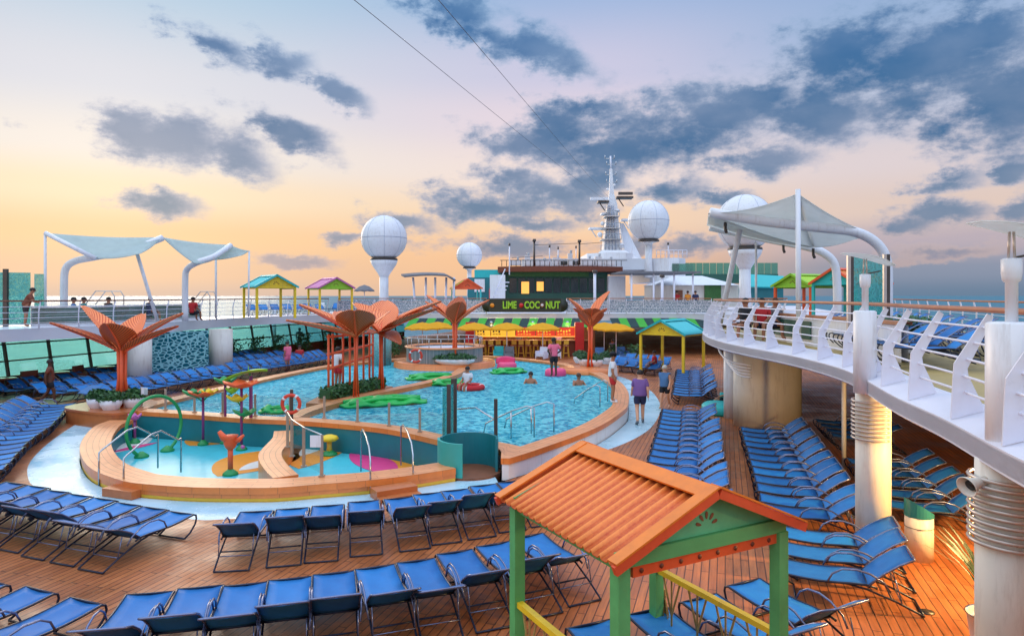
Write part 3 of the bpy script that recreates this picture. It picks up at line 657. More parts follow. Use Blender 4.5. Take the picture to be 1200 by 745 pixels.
# ================================================================ sun loungers
# local frame: foot end at y=0, head end towards -y
def make_lounger(back=33, seed=0):
    t=thing('sun_lounger','blue sling sun lounger','sun lounger',(0,0,0)); w=.29
    a=R(back); hy,hz=-1.12,.34; L=.70
    def bk(s,dx=0): return Vector((dx,hy-math.cos(a)*s, hz+math.sin(a)*s+.05*math.sin(s/L*math.pi)))
    seg=6
    b=MB()                                       # seat sling, slightly dished
    def seat(u,v):
        x=(v-.5)*2*(w-.012); y=hy*(1-u); z=.385-.045*math.sin(u*math.pi)-.024*(1-(2*v-1)**2) + .004*math.sin(v*9+seed*3+u*14)*(1-(2*v-1)**2)
        if u<.2: z-=.045*(1-u/.2)*.6
        return Vector((x,y,z))
    b.grid(seat,10,4); b.build('seat_sling','sling_blue',t,solid=.008)
    b=MB(); b.grid(lambda u,v: bk(u*L,(v-.5)*2*(w-.012))+Vector((0,0,.0-.02*(1-(2*v-1)**2))),7,4); b.build('backrest_sling','sling_blue',t,solid=.008)
    b=MB()                                       # one bent tube frame per side joined by cross tubes
    for s in(-1,1):
        rail=[Vector((s*w,hy-.12,.33))]+[Vector((s*w,hy*(1-u),.385-.045*math.sin(u*math.pi)-(.027*(1-u/.2) if u<.2 else 0))) for u in [0,.15,.35,.55,.75,.92]]+[Vector((s*w,-.02,.382)),Vector((s*w,.04,.36)),Vector((s*w,.055,.3)),Vector((s*w,.02,.2)),Vector((s*w,-.10,.08)),Vector((s*w,-.22,.022))]
        b.tube(rail,.016,seg)
        b.tube([Vector((s*(w-.03),hy+.28,.34)),Vector((s*(w-.03),hy-.0,.29)),Vector((s*(w-.03),hy-.35,.17)),Vector((s*(w-.03),hy-.62,.05)),Vector((s*(w-.03),hy-.68,.02))],.015,seg)
    b.tube([Vector((-w,-.22,.022)),Vector((w,-.22,.022))],.016,seg)
    b.tube([Vector((-w+.03,hy-.68,.02)),Vector((w-.03,hy-.68,.02))],.015,seg)
    b.tube([Vector((-w,-.0,.378)),Vector((w,-.0,.378))],.016,seg)
    b.tube([Vector((-w,hy-.02,.335)),Vector((w,hy-.02,.335))],.014,seg)
    b.tube([Vector((-w+.03,hy-.30,.19)),Vector((w-.03,hy-.30,.19))],.012,seg)
    b.build('frame','lounger_frame',t)
    b=MB(); pts=[bk(0,-w),bk(L*.35,-w),bk(L*.7,-w),bk(L,-w),bk(L+.015,-w+.03),bk(L+.015,w-.03),bk(L,w),bk(L*.7,w),bk(L*.35,w),bk(0,w)]
    b.tube(pts,.015,seg); b.build('back_frame','lounger_tube',t)
    for s in(-1,1):
        b=MB(); b.tube([Vector((s*(w+.015),-.62,.35)),Vector((s*(w+.02),-.68,.47)),Vector((s*(w+.02),-.80,.545)),Vector((s*(w+.02),-.98,.56)),Vector((s*(w+.02),-1.15,.52)),Vector((s*(w+.015),-1.32,.42)),Vector((s*w,-1.4,.30))],.014,seg); b.build('armrest','lounger_tube',t)
    b=MB(); b.tube([Vector((-w+.03,hy-.34,.47)),Vector((-w+.03,hy-.42,.16))],.009,5); b.tube([Vector((-w+.03,hy-.42,.16)),Vector((w-.03,hy-.42,.16))],.009,5); b.tube([Vector((w-.03,hy-.34,.47)),Vector((w-.03,hy-.42,.16))],.009,5); b.build('back_prop','lounger_tube',t)
    return t
LPS=[make_lounger(33,0),make_lounger(37,1),make_lounger(28,2)]; LUSED=[False]*3; NL=[0]
def lounger(foot, direc, label, group, z=0):
    """foot: ground position below the foot end; direc: head -> foot direction"""
    rz=math.atan2(-direc[0],direc[1])+rnd.uniform(-.04,.04)
    loc=(foot[0]+rnd.uniform(-.015,.015),foot[1]+rnd.uniform(-.03,.03),z); NL[0]+=1
    q=rnd.choice((0,0,0,1,1,2))
    if not LUSED[q]:
        LUSED[q]=True; LPS[q].location=loc; LPS[q].rotation_euler=(0,0,rz); LPS[q]['label']=label; LPS[q]['group']=group; return LPS[q]
    return dup(LPS[q],loc,rz,label,group)
def row_pts(fn_list, label, group, z=0, fmt=None):
    n=len(fn_list)
    for i,(f,d) in enumerate(fn_list): lounger(f,d,label.format(ORD[i+1] if i<25 else str(i+1)),group,z)
AXN=(-AR.x,-AR.y)                                # foot end towards port
def along(p0,p1,n,d,label,group,z=0):
    p0=Vector(p0); p1=Vector(p1); lst=[]
    for i in range(n):
        t=i/(n-1) if n>1 else 0; q=p0.lerp(p1,t); dd=d(t) if callable(d) else d; lst.append((q,dd))
    row_pts(lst,label,group,z)
# front row by the wading path (beside the pool) : foot px centre, heads fanned
def fan(lst,label,group):
    out=[]
    for fx,fy,hx,hy_ in lst: out.append(((fx,fy),(fx-hx,fy-hy_)))
    row_pts(out,label,group)
fan([(-4.62,12.38,-4.34,10.68),(-4.02,12.55,-3.66,10.85),(-3.42,12.75,-3.02,11.0),(-2.82,12.98,-2.34,11.25),(-2.2,13.2,-1.70,11.5),(-1.68,13.48,-1.13,11.78),(-1.15,13.75,-.53,12.1),(-.6,14.08,.08,12.4),(-.05,14.4,.65,12.75)],
    'blue sling lounger beside the wading path, {} from the left in its row','loungers in the row beside the wading path')
fan([(-5.3,8.85,-5.1,7.2),(-4.75,9.02,-4.45,7.4),(-4.18,9.16,-3.8,7.5),(-3.62,9.28,-3.2,7.65),(-3.06,9.45,-2.66,7.85),(-2.51,9.65,-2.08,8.1),(-1.97,9.86,-1.48,8.35),(-1.42,10.12,-.86,8.62),(-.88,10.42,-.22,8.92),(-.3,10.76,.40,9.3),(.26,11.15,1.0,9.72)][1:],
    'blue sling lounger in the nearest centre row, {} from the left','loungers in the nearest centre row')
# port-quarter groups
along((-5.95,12.3,0),(-10.35,14.25,0),8,(.34,.94),'blue lounger pointing at the splash pool, {} from the right in the left group','loungers left of the bare deck gap')
along((-5.45,8.78,0),(-7.9,9.65,0),4,(.40,.92),'blue lounger in the bottom left corner, {} from the right','loungers in the bottom left corner')
# curved rows on the port side
L1=spline([(-11.6,15.6),(-12.3,17.0),(-13.2,18.8),(-14.0,20.8),(-14.9,22.6),(-15.7,24.2),(-16.1,25.9)],6)
def curved(path,step,n,label,group,turn=1):
    p=resample(path,step)
    lst=[]
    for i in range(min(n,len(p)-1)):
        t=(p[i+1]-p[i]).normalized(); lst.append((p[i],(t.y*turn,-t.x*turn)))
    row_pts(lst,label,group)
curved(L1,.68,16,'blue lounger along the left edge of the wading path, {} counting away from the camera','loungers lining the left edge of the path')
curved(offset(L1,2.5,False),.72,18,'blue lounger in the second left row, {} counting away from the camera','loungers in the second left row')
curved(offset(L1,5.0,False),.78,18,'blue lounger in the third left row near the windows, {} counting away','loungers in the third left row')
Mx=spline([(-15.6,26.8),(-14.9,29.2),(-14.2,32.3),(-13.2,36.0),(-12.0,39.5),(-11.2,43.0),(-10.9,46.5)],6)
curved(Mx,.74,25,'blue lounger behind the main pool on the port side, {} in the poolside row','poolside loungers beyond the left planter')
curved(offset(Mx,2.4,False),.78,24,'blue lounger in the middle port row past the mosaic screen, {} counting away','middle port loungers')
curved(offset(Mx,4.8,False),.8,24,'blue lounger in the rear port row by the windows, {} counting away','rear port loungers')
# starboard columns: feet to port
along((5.15,23.3,0),(2.35,12.9,0),16,AXN,'blue lounger in the long column right of the pool, {} from the far end','loungers in the long column right of the pool')
along((8.7,36.0,0),(6.4,27.2,0),12,AXN,'blue lounger in the far column beside the yellow hut, {} from the far end','loungers in the far column')
along((6.75,20.1,0),(4.62,12.6,0),12,AXN,'blue lounger in the column under the balcony edge, {} from the far end','loungers under the balcony edge')
along((4.45,11.35,0),(3.88,9.95,0),3,AXN,'blue lounger beside the pillar, {} of three counting towards the camera','three loungers beside the near pillar')
fan([(3.18,9.36,3.9,7.95),(2.42,8.86,3.15,7.4)],'blue lounger right of the orange hut, {} from the right','loungers just right of the orange hut')
fan([(1.66,8.5,2.3,6.9),(.92,8.15,1.55,6.6)],'blue lounger inside the orange roofed hut, {} from the right','loungers inside the orange roofed hut')
along((8.0,16.2,0),(7.0,13.0,0),5,AXN,'blue lounger in the shade behind the near pillar, {} from the far end','shaded loungers behind the near pillar')
along((7.35+2.2,18.4+3,0),(9.0,19.2,0),4,AXN,'blue lounger deep under the upper deck, {} from the far end','loungers deep under the upper deck')
along((11.2,33.6,0),(8.9,25.6,0),11,AXN,'blue lounger in the shaded column past the wide column, {} from the far end','loungers past the wide beige column')
# far starboard cluster left of the yellow hut
along((4.9,39.8,0),(7.3,36.4,0),6,(-.45,-.89),'blue lounger in the angled group by the right planters, {} from the left','angled loungers by the right planters')
along((6.6,40.6,0),(8.2,38.2,0),4,(-.45,-.89),'blue lounger behind the angled group by the bar, {} from the left','loungers behind the angled group')
# ================================================================ huts
def hut(loc, rz, label, roof, gable, post, rail, trim, group=None, width=2.45, length=2.4, eave=2.05, rise=.5, rails=('l','b','r'), rich=False, cat='hut'):
    t=thing('beach_hut',label,cat,loc,rz,group)         # local: gable front faces -y, ridge along y
    w=width/2; l=length/2; ov=.14; seg=34 if rich else 14
    sl=math.atan2(rise,w)
    for s in(-1,1):                                     # two corrugated sheets, slightly thick
        b=MB(); nrib=int((length+.3)/ (.125 if rich else .2))
        nv=nrib*12 if rich else nrib*4
        def f(u,v):
            y=-l-ov+ (2*l+2*ov)*v; x=s*(.03+(w+ov-.03)*u); z=eave+rise-(abs(x)/w)*rise + .034*max(0,math.cos(v*nrib*2*math.pi))**3-.012
            return Vector((x,y,z))
        b.grid(f,3,nv,lambda u,v:(u,v*nrib)); b.build('roof_sheet',roof,t,solid=.012)
    b=MB(); 
    for s in(-1,1):
        b.plate([(0,-l-ov-.03,eave+rise+.055),(0,l+ov+.03,eave+rise+.055),(s*.17,l+ov+.03,eave+rise+.055-.17*rise/w),(s*.17,-l-ov-.03,eave+rise+.055-.17*rise/w)],.02)
    b.build('ridge_cap',trim[0],t)
    for s in(-1,1):                                     # verge boards front and back
        for y in(-l-ov-.02,l+ov+.02):
            b=MB(); a=Vector((s*.01,y,eave+rise+.0)); c=Vector((s*(w+ov+.04),y,eave-rise*ov/w+.0-.02)); b.bar(a,c,.05,.085,(0,0,1)); b.build('verge_board',trim[1],t)
            b=MB(); b.bar(a+Vector((0,.03 if y<0 else -.03,.062)),c+Vector((0,.03 if y<0 else -.03,.062)),.13,.018,(0,0,1)); b.build('verge_cap',trim[0],t)
    for y in(-l,l):                                     # gable with a fan cut-out motif
        b=MB(); b.plate([(-w-.02,y,eave),(w+.02,y,eave),(0,y,eave+rise-.03)],.03,(0,1,0)); g=b.build('gable',gable,t)
        if y<0:
            for k in range(5):
                a=R(18+36*k); c=Vector((math.cos(a),0,math.sin(a))); p=Vector((0,y-.018,eave+.07)); q_=rise/.62*(1.05 if rich else 1)
                m=MB(); pts=[]
                for q in range(14):
                    th=2*math.pi*q/14; r_=.055 if 1 else 0; lx=math.cos(th)*.052*q_; ly=math.sin(th)*(.022+.008*math.cos(th))*q_
                    pts.append(p+c*(.15*q_+lx)+Vector((-c.z,0,c.x))*ly)
                m.plate(pts,.006,(0,1,0)); m.build('gable_cutout','brown_wood' if rich else 'rust',g)
        b=MB(); b.box((0,y-(.012 if y<0 else -.012),eave-.07),(width+.1,.07,.13)); b.build('tie_beam',gable if not rich else 'green_mix',t)
    if rich:
        b=MB(); b.box((.03,-l-.005,eave-.19),(width-.18,.04,.10)); tr=b.build('trim_strip','coral_paint',t)
        m=MB()
        for k in range(8): m=MB(); m.tube([(-.77+k*.225,-l-.028,eave-.19),(-.77+k*.225,-l-.034,eave-.19)],.022,10); m.build('knot','rust',tr)
    for s in(-1,1):
        b=MB(); b.box((s*(w-.03),0,eave-.13),(.07,length-.12,.1)); b.build('side_beam',gable if not rich else 'green_mix',t)
        for y in(-l,l):
            b=MB(); b.box((s*w,y,eave/2-.06),(.125,.125,eave-.14)); b.build('post',post,t)
    def railing(a,c):
        b=MB(); a=Vector(a); c=Vector(c); b.bar(a+Vector((0,0,.92)),c+Vector((0,0,.92)),.075,.06); r_=b.build('rail',rail,t)
        if rich:
            d=(c-a); m=MB(); n=4
            for k in range(n):
                p=a+d*((k+.15)/n); q=a+d*((k+.85)/n); mid=(p+q)/2
                m.tube([p+Vector((0,0,.9)),mid+Vector((0,0,.45)),mid+Vector((0,0,.08))],.013,6); m.tube([q+Vector((0,0,.9)),mid+Vector((0,0,.45))],.013,6); m.tube([mid+Vector((0,0,.9)),mid+Vector((0,0,.4))],.012,6)
            m.tube([a+Vector((0,0,.12)),c+Vector((0,0,.12))],.016,6); m.build('rope_lattice','straw',r_)
    if 'l' in rails: railing((-w,-l+.06,0),(-w,l-.06,0))
    if 'r' in rails: railing((w,-l+.06,0),(w,l-.06,0))
    if 'b' in rails: railing((-w+.06,l,0),(w-.06,l,0))
    return t
mat('green_mix',(96,178,104),.5,var=.14,scale=3); mat('green_post',(96,182,108),.5,var=.2,scale=3); mat('gable_green',(100,192,134),.5,var=.15,scale=4)
mat('trim_orange',(238,128,38),.45,var=.14,scale=6); mat('trim_red',(226,84,44),.5,var=.12,scale=5)
hut_c=Vector((1.34,7.20,0)); hut_rz=math.atan2(.47,.883)
hut_c=Vector((1.36,7.17,0))
main_hut=hut(hut_c,hut_rz,'green timber hut with a corrugated orange roof, nearest to the camera','roof_orange','gable_green','green_post','yellow_paint',('trim_orange','trim_red'),rails=('l','r'),rich=True,width=1.96,length=1.86,eave=2.09,rise=.41)
# straw bundle hanging in the hut corner
b=MB()
for k in range(40):
    a=rnd.uniform(0,6.28); r_=rnd.uniform(.02,.17); b.tube([(0,0,.62),(math.cos(a)*r_*.6,math.sin(a)*r_*.6,.42),(math.cos(a)*r_,math.sin(a)*r_,.08)],.006,4)
b.tube([(0,0,.55),(0,0,.66)],.03,8)
o=b.build('straw_bundle','straw',None); o.location=W(778,724,.3); o.location.z=.0; tag(o,'bundle of straw tied up beside the hut lattice rail','straw bundle')
# the other huts
YB=('mustard','mustard')
hut((8.6,36.6,0),R(-38),'yellow hut with turquoise roof on the pool deck near the bar','roof_turq','yellow_paint','yellow_paint','yellow_paint',('turq_paint','turq_paint'),'cabana huts',width=2.4,length=2.6,eave=2.35,rise=.62,rails=())
hut((-14.4,40.5,2.95),R(38),'yellow hut with teal roof on the left upper deck','roof_turq','yellow_paint','yellow_paint','yellow_paint',('turq_paint','turq_paint'),'cabana huts',width=2.2,length=2.4,eave=1.9,rise=.6,rails=())
hut((-12.4,46.5,2.95),R(34),'yellow hut with pink roof on the left upper deck','roof_pink','lime_paint','yellow_paint','yellow_paint',('pink_paint','pink_paint'),'cabana huts',width=2.2,length=2.4,eave=1.9,rise=.6,rails=())
hut((-3.9,58.0,2.95),R(10),'small hut with orange roof edge and teal walls on the far deck','roof_lime','coral_paint','turq_paint','turq_paint',('coral_paint','coral_paint'),'cabana huts',width=2.2,length=2.2,eave=2.0,rise=.7,rails=('l','r'))
hut((16.0,37.0,2.95),R(-60),'hut with lime green roof behind the white balcony canopy','roof_lime','lime_paint','coral_paint','lime_paint',('lime_paint','lime_paint'),'cabana huts',width=2.2,length=2.4,eave=1.9,rise=.55,rails=())
hut((17.0,34.3,2.95),R(-60),'hut with orange roof and teal gable behind the green glass screen','roof_red','turq_paint','turq_paint','turq_paint',('coral_paint','coral_paint'),'cabana huts',width=2.3,length=2.6,eave=2.0,rise=.65,rails=())

# ================================================================ pool fences, rails
def posts_fence(pts, h, label, z, thin=.03, cap=.0, glass=True, flip=False, w=.07):
    pts=[Vector(p) for p in pts]; t=thing('glass_fence',label,'fence',(pts[0].x,pts[0].y,z))
    for p in pts:
        b=MB(); b.box((p.x,p.y,z+h/2),(w,w*.45,h)); b.box((p.x,p.y,z+.02),(w*1.7,w*1.7,.03)); b.build('post','fence_steel',t,world=True)
    if glass:
        for i in range(len(pts)-1):
            a,c=pts[i],pts[i+1]; d=(c-a).normalized(); a2=a+d*.06; c2=c-d*.06
            b=MB(); b.bar((a2.x,a2.y,z+h*.5),(c2.x,c2.y,z+h*.5),.012,h*.86); b.build('pane','clear_glass',t,world=True)
    return t
fw=resample(offset(front_wall,-.28 if True else 0,False),1.0)
# choose side so the fence stands on the coping of the main pool
fwp=[W(x,y,.5) for x,y in ((166,477),(194,480),(228,483),(261,484),(299,487),(340,488.5),(380,490),(419,494),(456,499),(492,506),(520,514))]
posts_fence(fwp,.68,'long glass fence with steel posts on the coping between the two pools',.5)
sfp=[W(337,524,.3),W(342,535,.3),W(356,547,.3),W(377,558,.3)]
f2=posts_fence(sfp,.92,'glass fence on the short ledge inside the splash pool',.3)
b=MB(); b.tube([Vector((p.x,p.y,1.22)) for p in sfp],.018,8); b.build('top_rail','steel',f2,world=True)
b=MB(); p=sfp[3]; b.box((p.x-.13,p.y-.02,1.08),(.24,.015,.26)); tag(b.build('notice_plate','white_paint',world=True),'small white notice plate on the splash pool fence end post','notice')
b=MB(); p=fwp[0]; b.box((p.x+.12,p.y-.05,1.05),(.22,.015,.24)); tag(b.build('notice_plate','white_paint',world=True),'small white notice plate on the leftmost glass fence post','notice')

def lifebuoy(c, r, label, facing=(0,-1,0)):
    t=thing('lifebuoy',label,'lifebuoy',c); f=Vector(facing).normalized(); x=f.cross(Vector((0,0,1))).normalized(); z=x.cross(f)
    for nm,m,rng in (('ring','red_paint',None),):
        b=MB(); b.tube([(x*math.cos(a)+z*math.sin(a))*r for a in [2*math.pi*k/28 for k in range(28)]],r*.2,10,closed=True); b.build('ring','coral_ring',t)
    for q in range(4):
        b=MB(); a0=q*math.pi/2+.5; b.tube([(x*math.cos(a0+k*.08)+z*math.sin(a0+k*.08))*r for k in range(4)],r*.215,10); b.build('band','white_paint',t)
    return t
mat('coral_ring',(214,66,44),.45)
p=P(341,473,21.0); lifebuoy(p,.27,'red lifebuoy hung on the glass fence between the pools')
b=MB(); b.box((p.x,p.y+.06,.5+.45),(.09,.05,.9)); tag(b.build('lifebuoy_post','dark_steel',world=True),'dark post holding the lifebuoy between the pools','post')

def steprail(base_pts, label, r=.021, bars=()):
    """each entry a 3D polyline"""
    t=thing('handrail',label,'handrail',base_pts[0][0])
    for pl in base_pts: b=MB(); b.tube(pl,r,8); b.build('rail','steel',t,world=True)
    for c in bars: b=MB(); b.tube(c,r,8); b.build('post','steel',t,world=True)
    return t
# left entry rails: two arched rails crossing the splash pool rim
def arch(a,b_,h1,h2,n=5):
    a=Vector(a); b_=Vector(b_); d=b_-a
    return [a,Vector((a.x,a.y,h1-.05)),a+d*.05+Vector((0,0,h1-a.z)),a+d*.45+Vector((0,0,h2-.03-a.z)),a+d*.62+Vector((0,0,h2-a.z)),a+d*.95+Vector((0,0,h1+.02-a.z)),Vector((b_.x,b_.y,h1-.05)),b_]
steprail([arch(W(116,569,0),W(185,548,-.1),.80,1.15),arch(W(145,577,0),W(212,553,-.1),.80,1.15)],'pair of arched steel handrails over the left rim of the splash pool')
def hook(px0,py0,px1,py1,z0=0,z1=-.2):
    a=W(px0,py0,z0); c=W(px1,py1,z1); d=c-a; d.z=0
    return [a,Vector((a.x,a.y,.72)),a+d*.12+Vector((0,0,.93-a.z)),a+d*.4+Vector((0,0,1.02-a.z)),a+d*.8+Vector((0,0,.98-a.z)),a+d*1.0+Vector((0,0,.82-a.z)),Vector((c.x,c.y,z1))]
steprail([hook(434,578,423,552),hook(484,571,470,545)],'pair of hooked steel handrails at the front steps of the splash pool')
b=MB(); s0=W(460,562,.3); s0b=W(435,566,.3); s1=W(482,559,.3)
d=(s1-s0b).normalized(); nn=Vector((d.y,-d.x,0))
t=thing('pool_steps','orange tiled double step in front of the splash pool rim','steps',(s0.x,s0.y,0))
b=MB(); b.bar(s0b+nn*.14-Vector((0,0,.2)),s1+nn*.14-Vector((0,0,.2)),.42,.2); b.build('step','coping_side',t,world=True)
b=MB(); b.bar(s0b+nn*.42-Vector((0,0,.255)),s1+nn*.42-Vector((0,0,.255)),.3,.09); b.build('step','coping_side',t,world=True)
a=W(150,572,.15); c=W(158,560,.15); t=thing('pool_steps','small orange tiled step against the left splash pool rim','steps',(a.x,a.y,0))
b=MB(); b.bar(Vector((a.x-.45,a.y+.12,.09)),Vector((a.x+.35,a.y-.18,.09)),.4,.17); b.build('step','coping_side',t,world=True)
# in-pool stair rails, starboard
def stairrail(p, d, h=.85):
    p=Vector(p); d=Vector(d)
    return [p+Vector((0,0,0)),p+Vector((0,0,h)),p+d*.15+Vector((0,0,h+.04)),p+d*.5+Vector((0,0,h-.12)),p+d*1.1+Vector((0,0,h-.52)),p+d*1.15+Vector((0,0,.0))]
q1=W(649,506,.5); q2=W(626,512,.5)
steprail([stairrail(q1,(-1.2,.5,0),.78),stairrail(q2,(-1.2,.5,0),.78)],'pair of sloping steel stair rails at the right edge of the main pool',bars=[[q1+Vector((-.62,.26,.62)),q1+Vector((-.62,.26,-.1))],[q2+Vector((-.62,.26,.62)),q2+Vector((-.62,.26,-.1))]])
q1=W(703,477,.5); q2=W(712,470,.5)
steprail([stairrail(q1,(-.7,.7,0),.7),stairrail(q2,(-.7,.7,0),.7)],'pair of short steel stair rails near the man in red shorts')

# ================================================================ teal shower enclosure at the joint of the pools
t=thing('shower_enclosure','curved teal walled enclosure with tall etched glass posts between the pools','enclosure',(-1.2,16.6,0))
EC=(-1.05,16.6)
def curved_wall(cx,cy,r,a0,a1,z0,z1,th,name,m,n=18):
    b=MB(); b.smooth=False
    po=[]; pi=[]
    for k in range(n+1):
        a=R(a0+(a1-a0)*k/n); po.append(Vector((cx+r*math.cos(a),cy+r*math.sin(a),0))); pi.append(Vector((cx+(r-th)*math.cos(a),cy+(r-th)*math.sin(a),0)))
    loop=po+pi[::-1]; b.prism([(p.x,p.y) for p in loop],z0,z1)
    return b.build(name,m,t,world=True)
curved_wall(EC[0],EC[1],.76,176,262,0,.84,.06,'front_panel','teal_paint')
curved_wall(EC[0],EC[1],.72,-12,178,.0,.84,.06,'back_wall','deep_teal_wall' if 0 else 'deep_teal')
b=MB(); b.prism([(EC[0]+.78*math.cos(R(a)), EC[1]+.78*math.sin(R(a))) for a in range(0,360,15)],-.3,.05); b.build('floor','brown_wood',t,world=True)
for (x,y,py0,h,w_) in ((526,522,0,1.55,.10),(581,548,0,1.72,.09)):
    p=W(x,y,.5 if x<580 else 0); b=MB(); b.box((p.x,p.y,(.0 if x>580 else .5)+h/2),(w_,w_,h)); b.build('post','dark_steel',t,world=True)
p=W(532,507,.5); b=MB(); b.box((p.x,p.y,.5+.75),(.16,.1,1.5)); b.build('post','dark_steel',t,world=True)
a=W(519,521,.5); c=W(531,512,.5); b=MB(); b.bar((a.x,a.y,1.25),(c.x,c.y,1.25),.02,1.35); b.build('glass_panel','etched_glass',t,world=True)
a=W(536,512,.5); c=W(578,546,.0); b=MB(); b.tube([(a.x,a.y,1.25),((a.x+c.x)/2,(a.y+c.y)/2+.5,1.3),(c.x,c.y,1.2)],.02,8); b.build('handrail','steel',t,world=True)

# ================================================================ splash play features
def foot_cone(b,c,r=.16): b.lathe([(r,0),(r*.95,.05),(r*.5,.12),(.05,.16)],c,12)
t=thing('spray_hoop','tall green spray hoop standing in the splash pool','spray hoop',W(183,520,-.2))
c=t.location
a=W(155,538,-.35); d=W(206,526,-.35)
mid=(a+d)/2; vx=(d-a)/2; R0=.9
b=MB(); vx.normalize(); pts=[]
for k in range(29):
    an=R(-58)-R(244)*k/28 + R(0); pts.append(mid+vx*R0*math.cos(an+0)+Vector((0,0,1)))
pts=[mid+vx*(R0*math.cos(R(-62+304*k/28)))+Vector((0,0,.80-.35+.35+R0*math.sin(R(-62+304*k/28)))) for k in range(29)]
b.tube(pts,.048,10); b.build('hoop','green_paint',t,world=True)
for q in(pts[0],pts[-1]):
    b=MB(); foot_cone(b,(q.x,q.y,-.35),.2); b.build('foot','green_paint',t,world=True)
def bowl(b,c,r,n=8,flare=.4,depth=.18,ph=0):
    """open flower of n petals"""
    c=Vector(c); sm=b.smooth; b.smooth=True
    ctr=b.add([c])
    ring1=b.add([c+Vector((math.cos(2*math.pi*k/(n*4)+ph)*r*.55,math.sin(2*math.pi*k/(n*4)+ph)*r*.55,depth*.35)) for k in range(n*4)])
    ring2=b.add([c+Vector((math.cos(2*math.pi*k/(n*4)+ph),math.sin(2*math.pi*k/(n*4)+ph),0))*r*(1+flare*.35*math.cos(2*math.pi*k/4))+Vector((0,0,depth*(1+.25*math.cos(2*math.pi*k/4)))) for k in range(n*4)])
    m=n*4
    for k in range(m):
        b.face((ctr,ring1+k,ring1+(k+1)%m)); b.face((ring1+k,ring2+k,ring2+(k+1)%m,ring1+(k+1)%m))
    b.smooth=sm
def flower(px,py,ztop,heads,label,group='spray flowers in the splash pool',pole='purple_paint',pr=.04):
    base=W(px,py,-.35); t=thing('spray_flower',label,'spray flower',base,0,group)
    b=MB(); b.tube([(0,0,0),(0,0,ztop+.35)],pr,10); b.build('pole',pole,t)
    b=MB(); foot_cone(b,(0,0,0),.17); b.build('foot','green_paint',t)
    for dx,dz,r,m in heads:
        b=MB(); bowl(b,(dx,0,ztop+.35+dz),r*1.25,6); b.build('flower_head',m,t,solid=.02)
        if abs(dx)>.05: b=MB(); b.tube([(0,0,ztop+.35+dz-.15),(dx*.6,0,ztop+.35+dz-.03),(dx,0,ztop+.35+dz+.01)],.022,6); b.build('arm','green_paint',t)
flower(238,521,1.12,[(0,0,.34,'coral_paint'),(-.28,.02,.26,'green_paint'),(.2,.04,.2,'yellow_paint')],'spray flower with coral and green cups, left of the tall ones')
flower(264,519,1.5,[(0,.0,.26,'green_paint'),(.22,-.3,.16,'lime_paint')],'tall spray pole with a single green cup')
flower(283,527,1.5,[(0,0,.40,'coral_paint'),(-.12,-.42,.24,'yellow_paint'),(.1,-.85,.26,'green_paint')],'spray pole stacked with coral, yellow and green cups')
flower(294,521,1.8,[(-.08,.1,.0001,'lime_paint')],'tallest spray pole topped by a long yellow green leaf',pr=.055)
top=W(294,521,-.35); t=thing('spray_leaf','long yellow green leaf spilling from the tallest spray pole','spray leaf',(top.x,top.y,1.85))
b=MB(); b.grid(lambda u,v: Vector((-.85+1.35*u,(v-.5)*.62*math.sin(math.pi*min(1,max(.02,u*.96+.02)))**.7,-.18+.34*u+.10*math.sin(u*math.pi)-.06*(1-(2*v-1)**2)+ .02*math.sin(v*18))),14,8); b.build('leaf','lime_paint',t,solid=.02)
flower(158,519,.35,[(0,0,.15,'pink_paint')],'short purple spray pole behind the green hoop')
base=W(270,556,-.35); t=thing('spray_creature','orange fish-mouth water cannon on a red post in the splash pool','water cannon',base)
b=MB(); b.tube([(0,0,0),(0,0,.78)],.065,12,); b.build('post','coral_paint',t); b=MB(); foot_cone(b,(0,0,0),.2); b.build('foot','green_paint',t)
b=MB(); b.lathe([(.03,-.2),(.12,-.12),(.17,0),(.13,.1),(.2,.2)],(0,0,.82),14); b.tube([(-.02,0,.85),(-.16,-.05,.98),(-.26,-.08,1.14)],[.1,.09,.05],10); b.tube([(.05,0,.85),(.2,.03,.9),(.33,.05,1.02)],[.08,.07,.03],10); b.build('head','coral_paint',t)
b=MB(); b.tube([(.3,.02,.72),(.34,-.03,.72)],.05,10); b.build('knob','pink_paint',t)
base=W(386,533,-.35); t=thing('spray_mushroom','yellow mushroom fountain on a green foot','fountain',base)
b=MB(); b.lathe([(.10,0),(.07,.2),(.08,.4)],(0,0,.05),12); b.build('stem','mustard',t); b=MB(); foot_cone(b,(0,0,0),.24); b.build('foot','green_paint',t)
b=MB(); b.lathe([(.01,.40),(.2,.40),(.27,.46),(.22,.53),(.1,.57),(.0001,.58)],(0,0,.02),18); b.build('cap','yellow_paint',t)
# underwater lamp
p=W(319,553,-.30); t=thing('pool_lamp','round white underwater lamp on the splash pool floor','lamp',p); b=MB(); b.lathe([(.12,0),(.12,.03),(.06,.05),(.0001,.055)],(0,0,0),16); b.build('lens','lamp_glow',t)

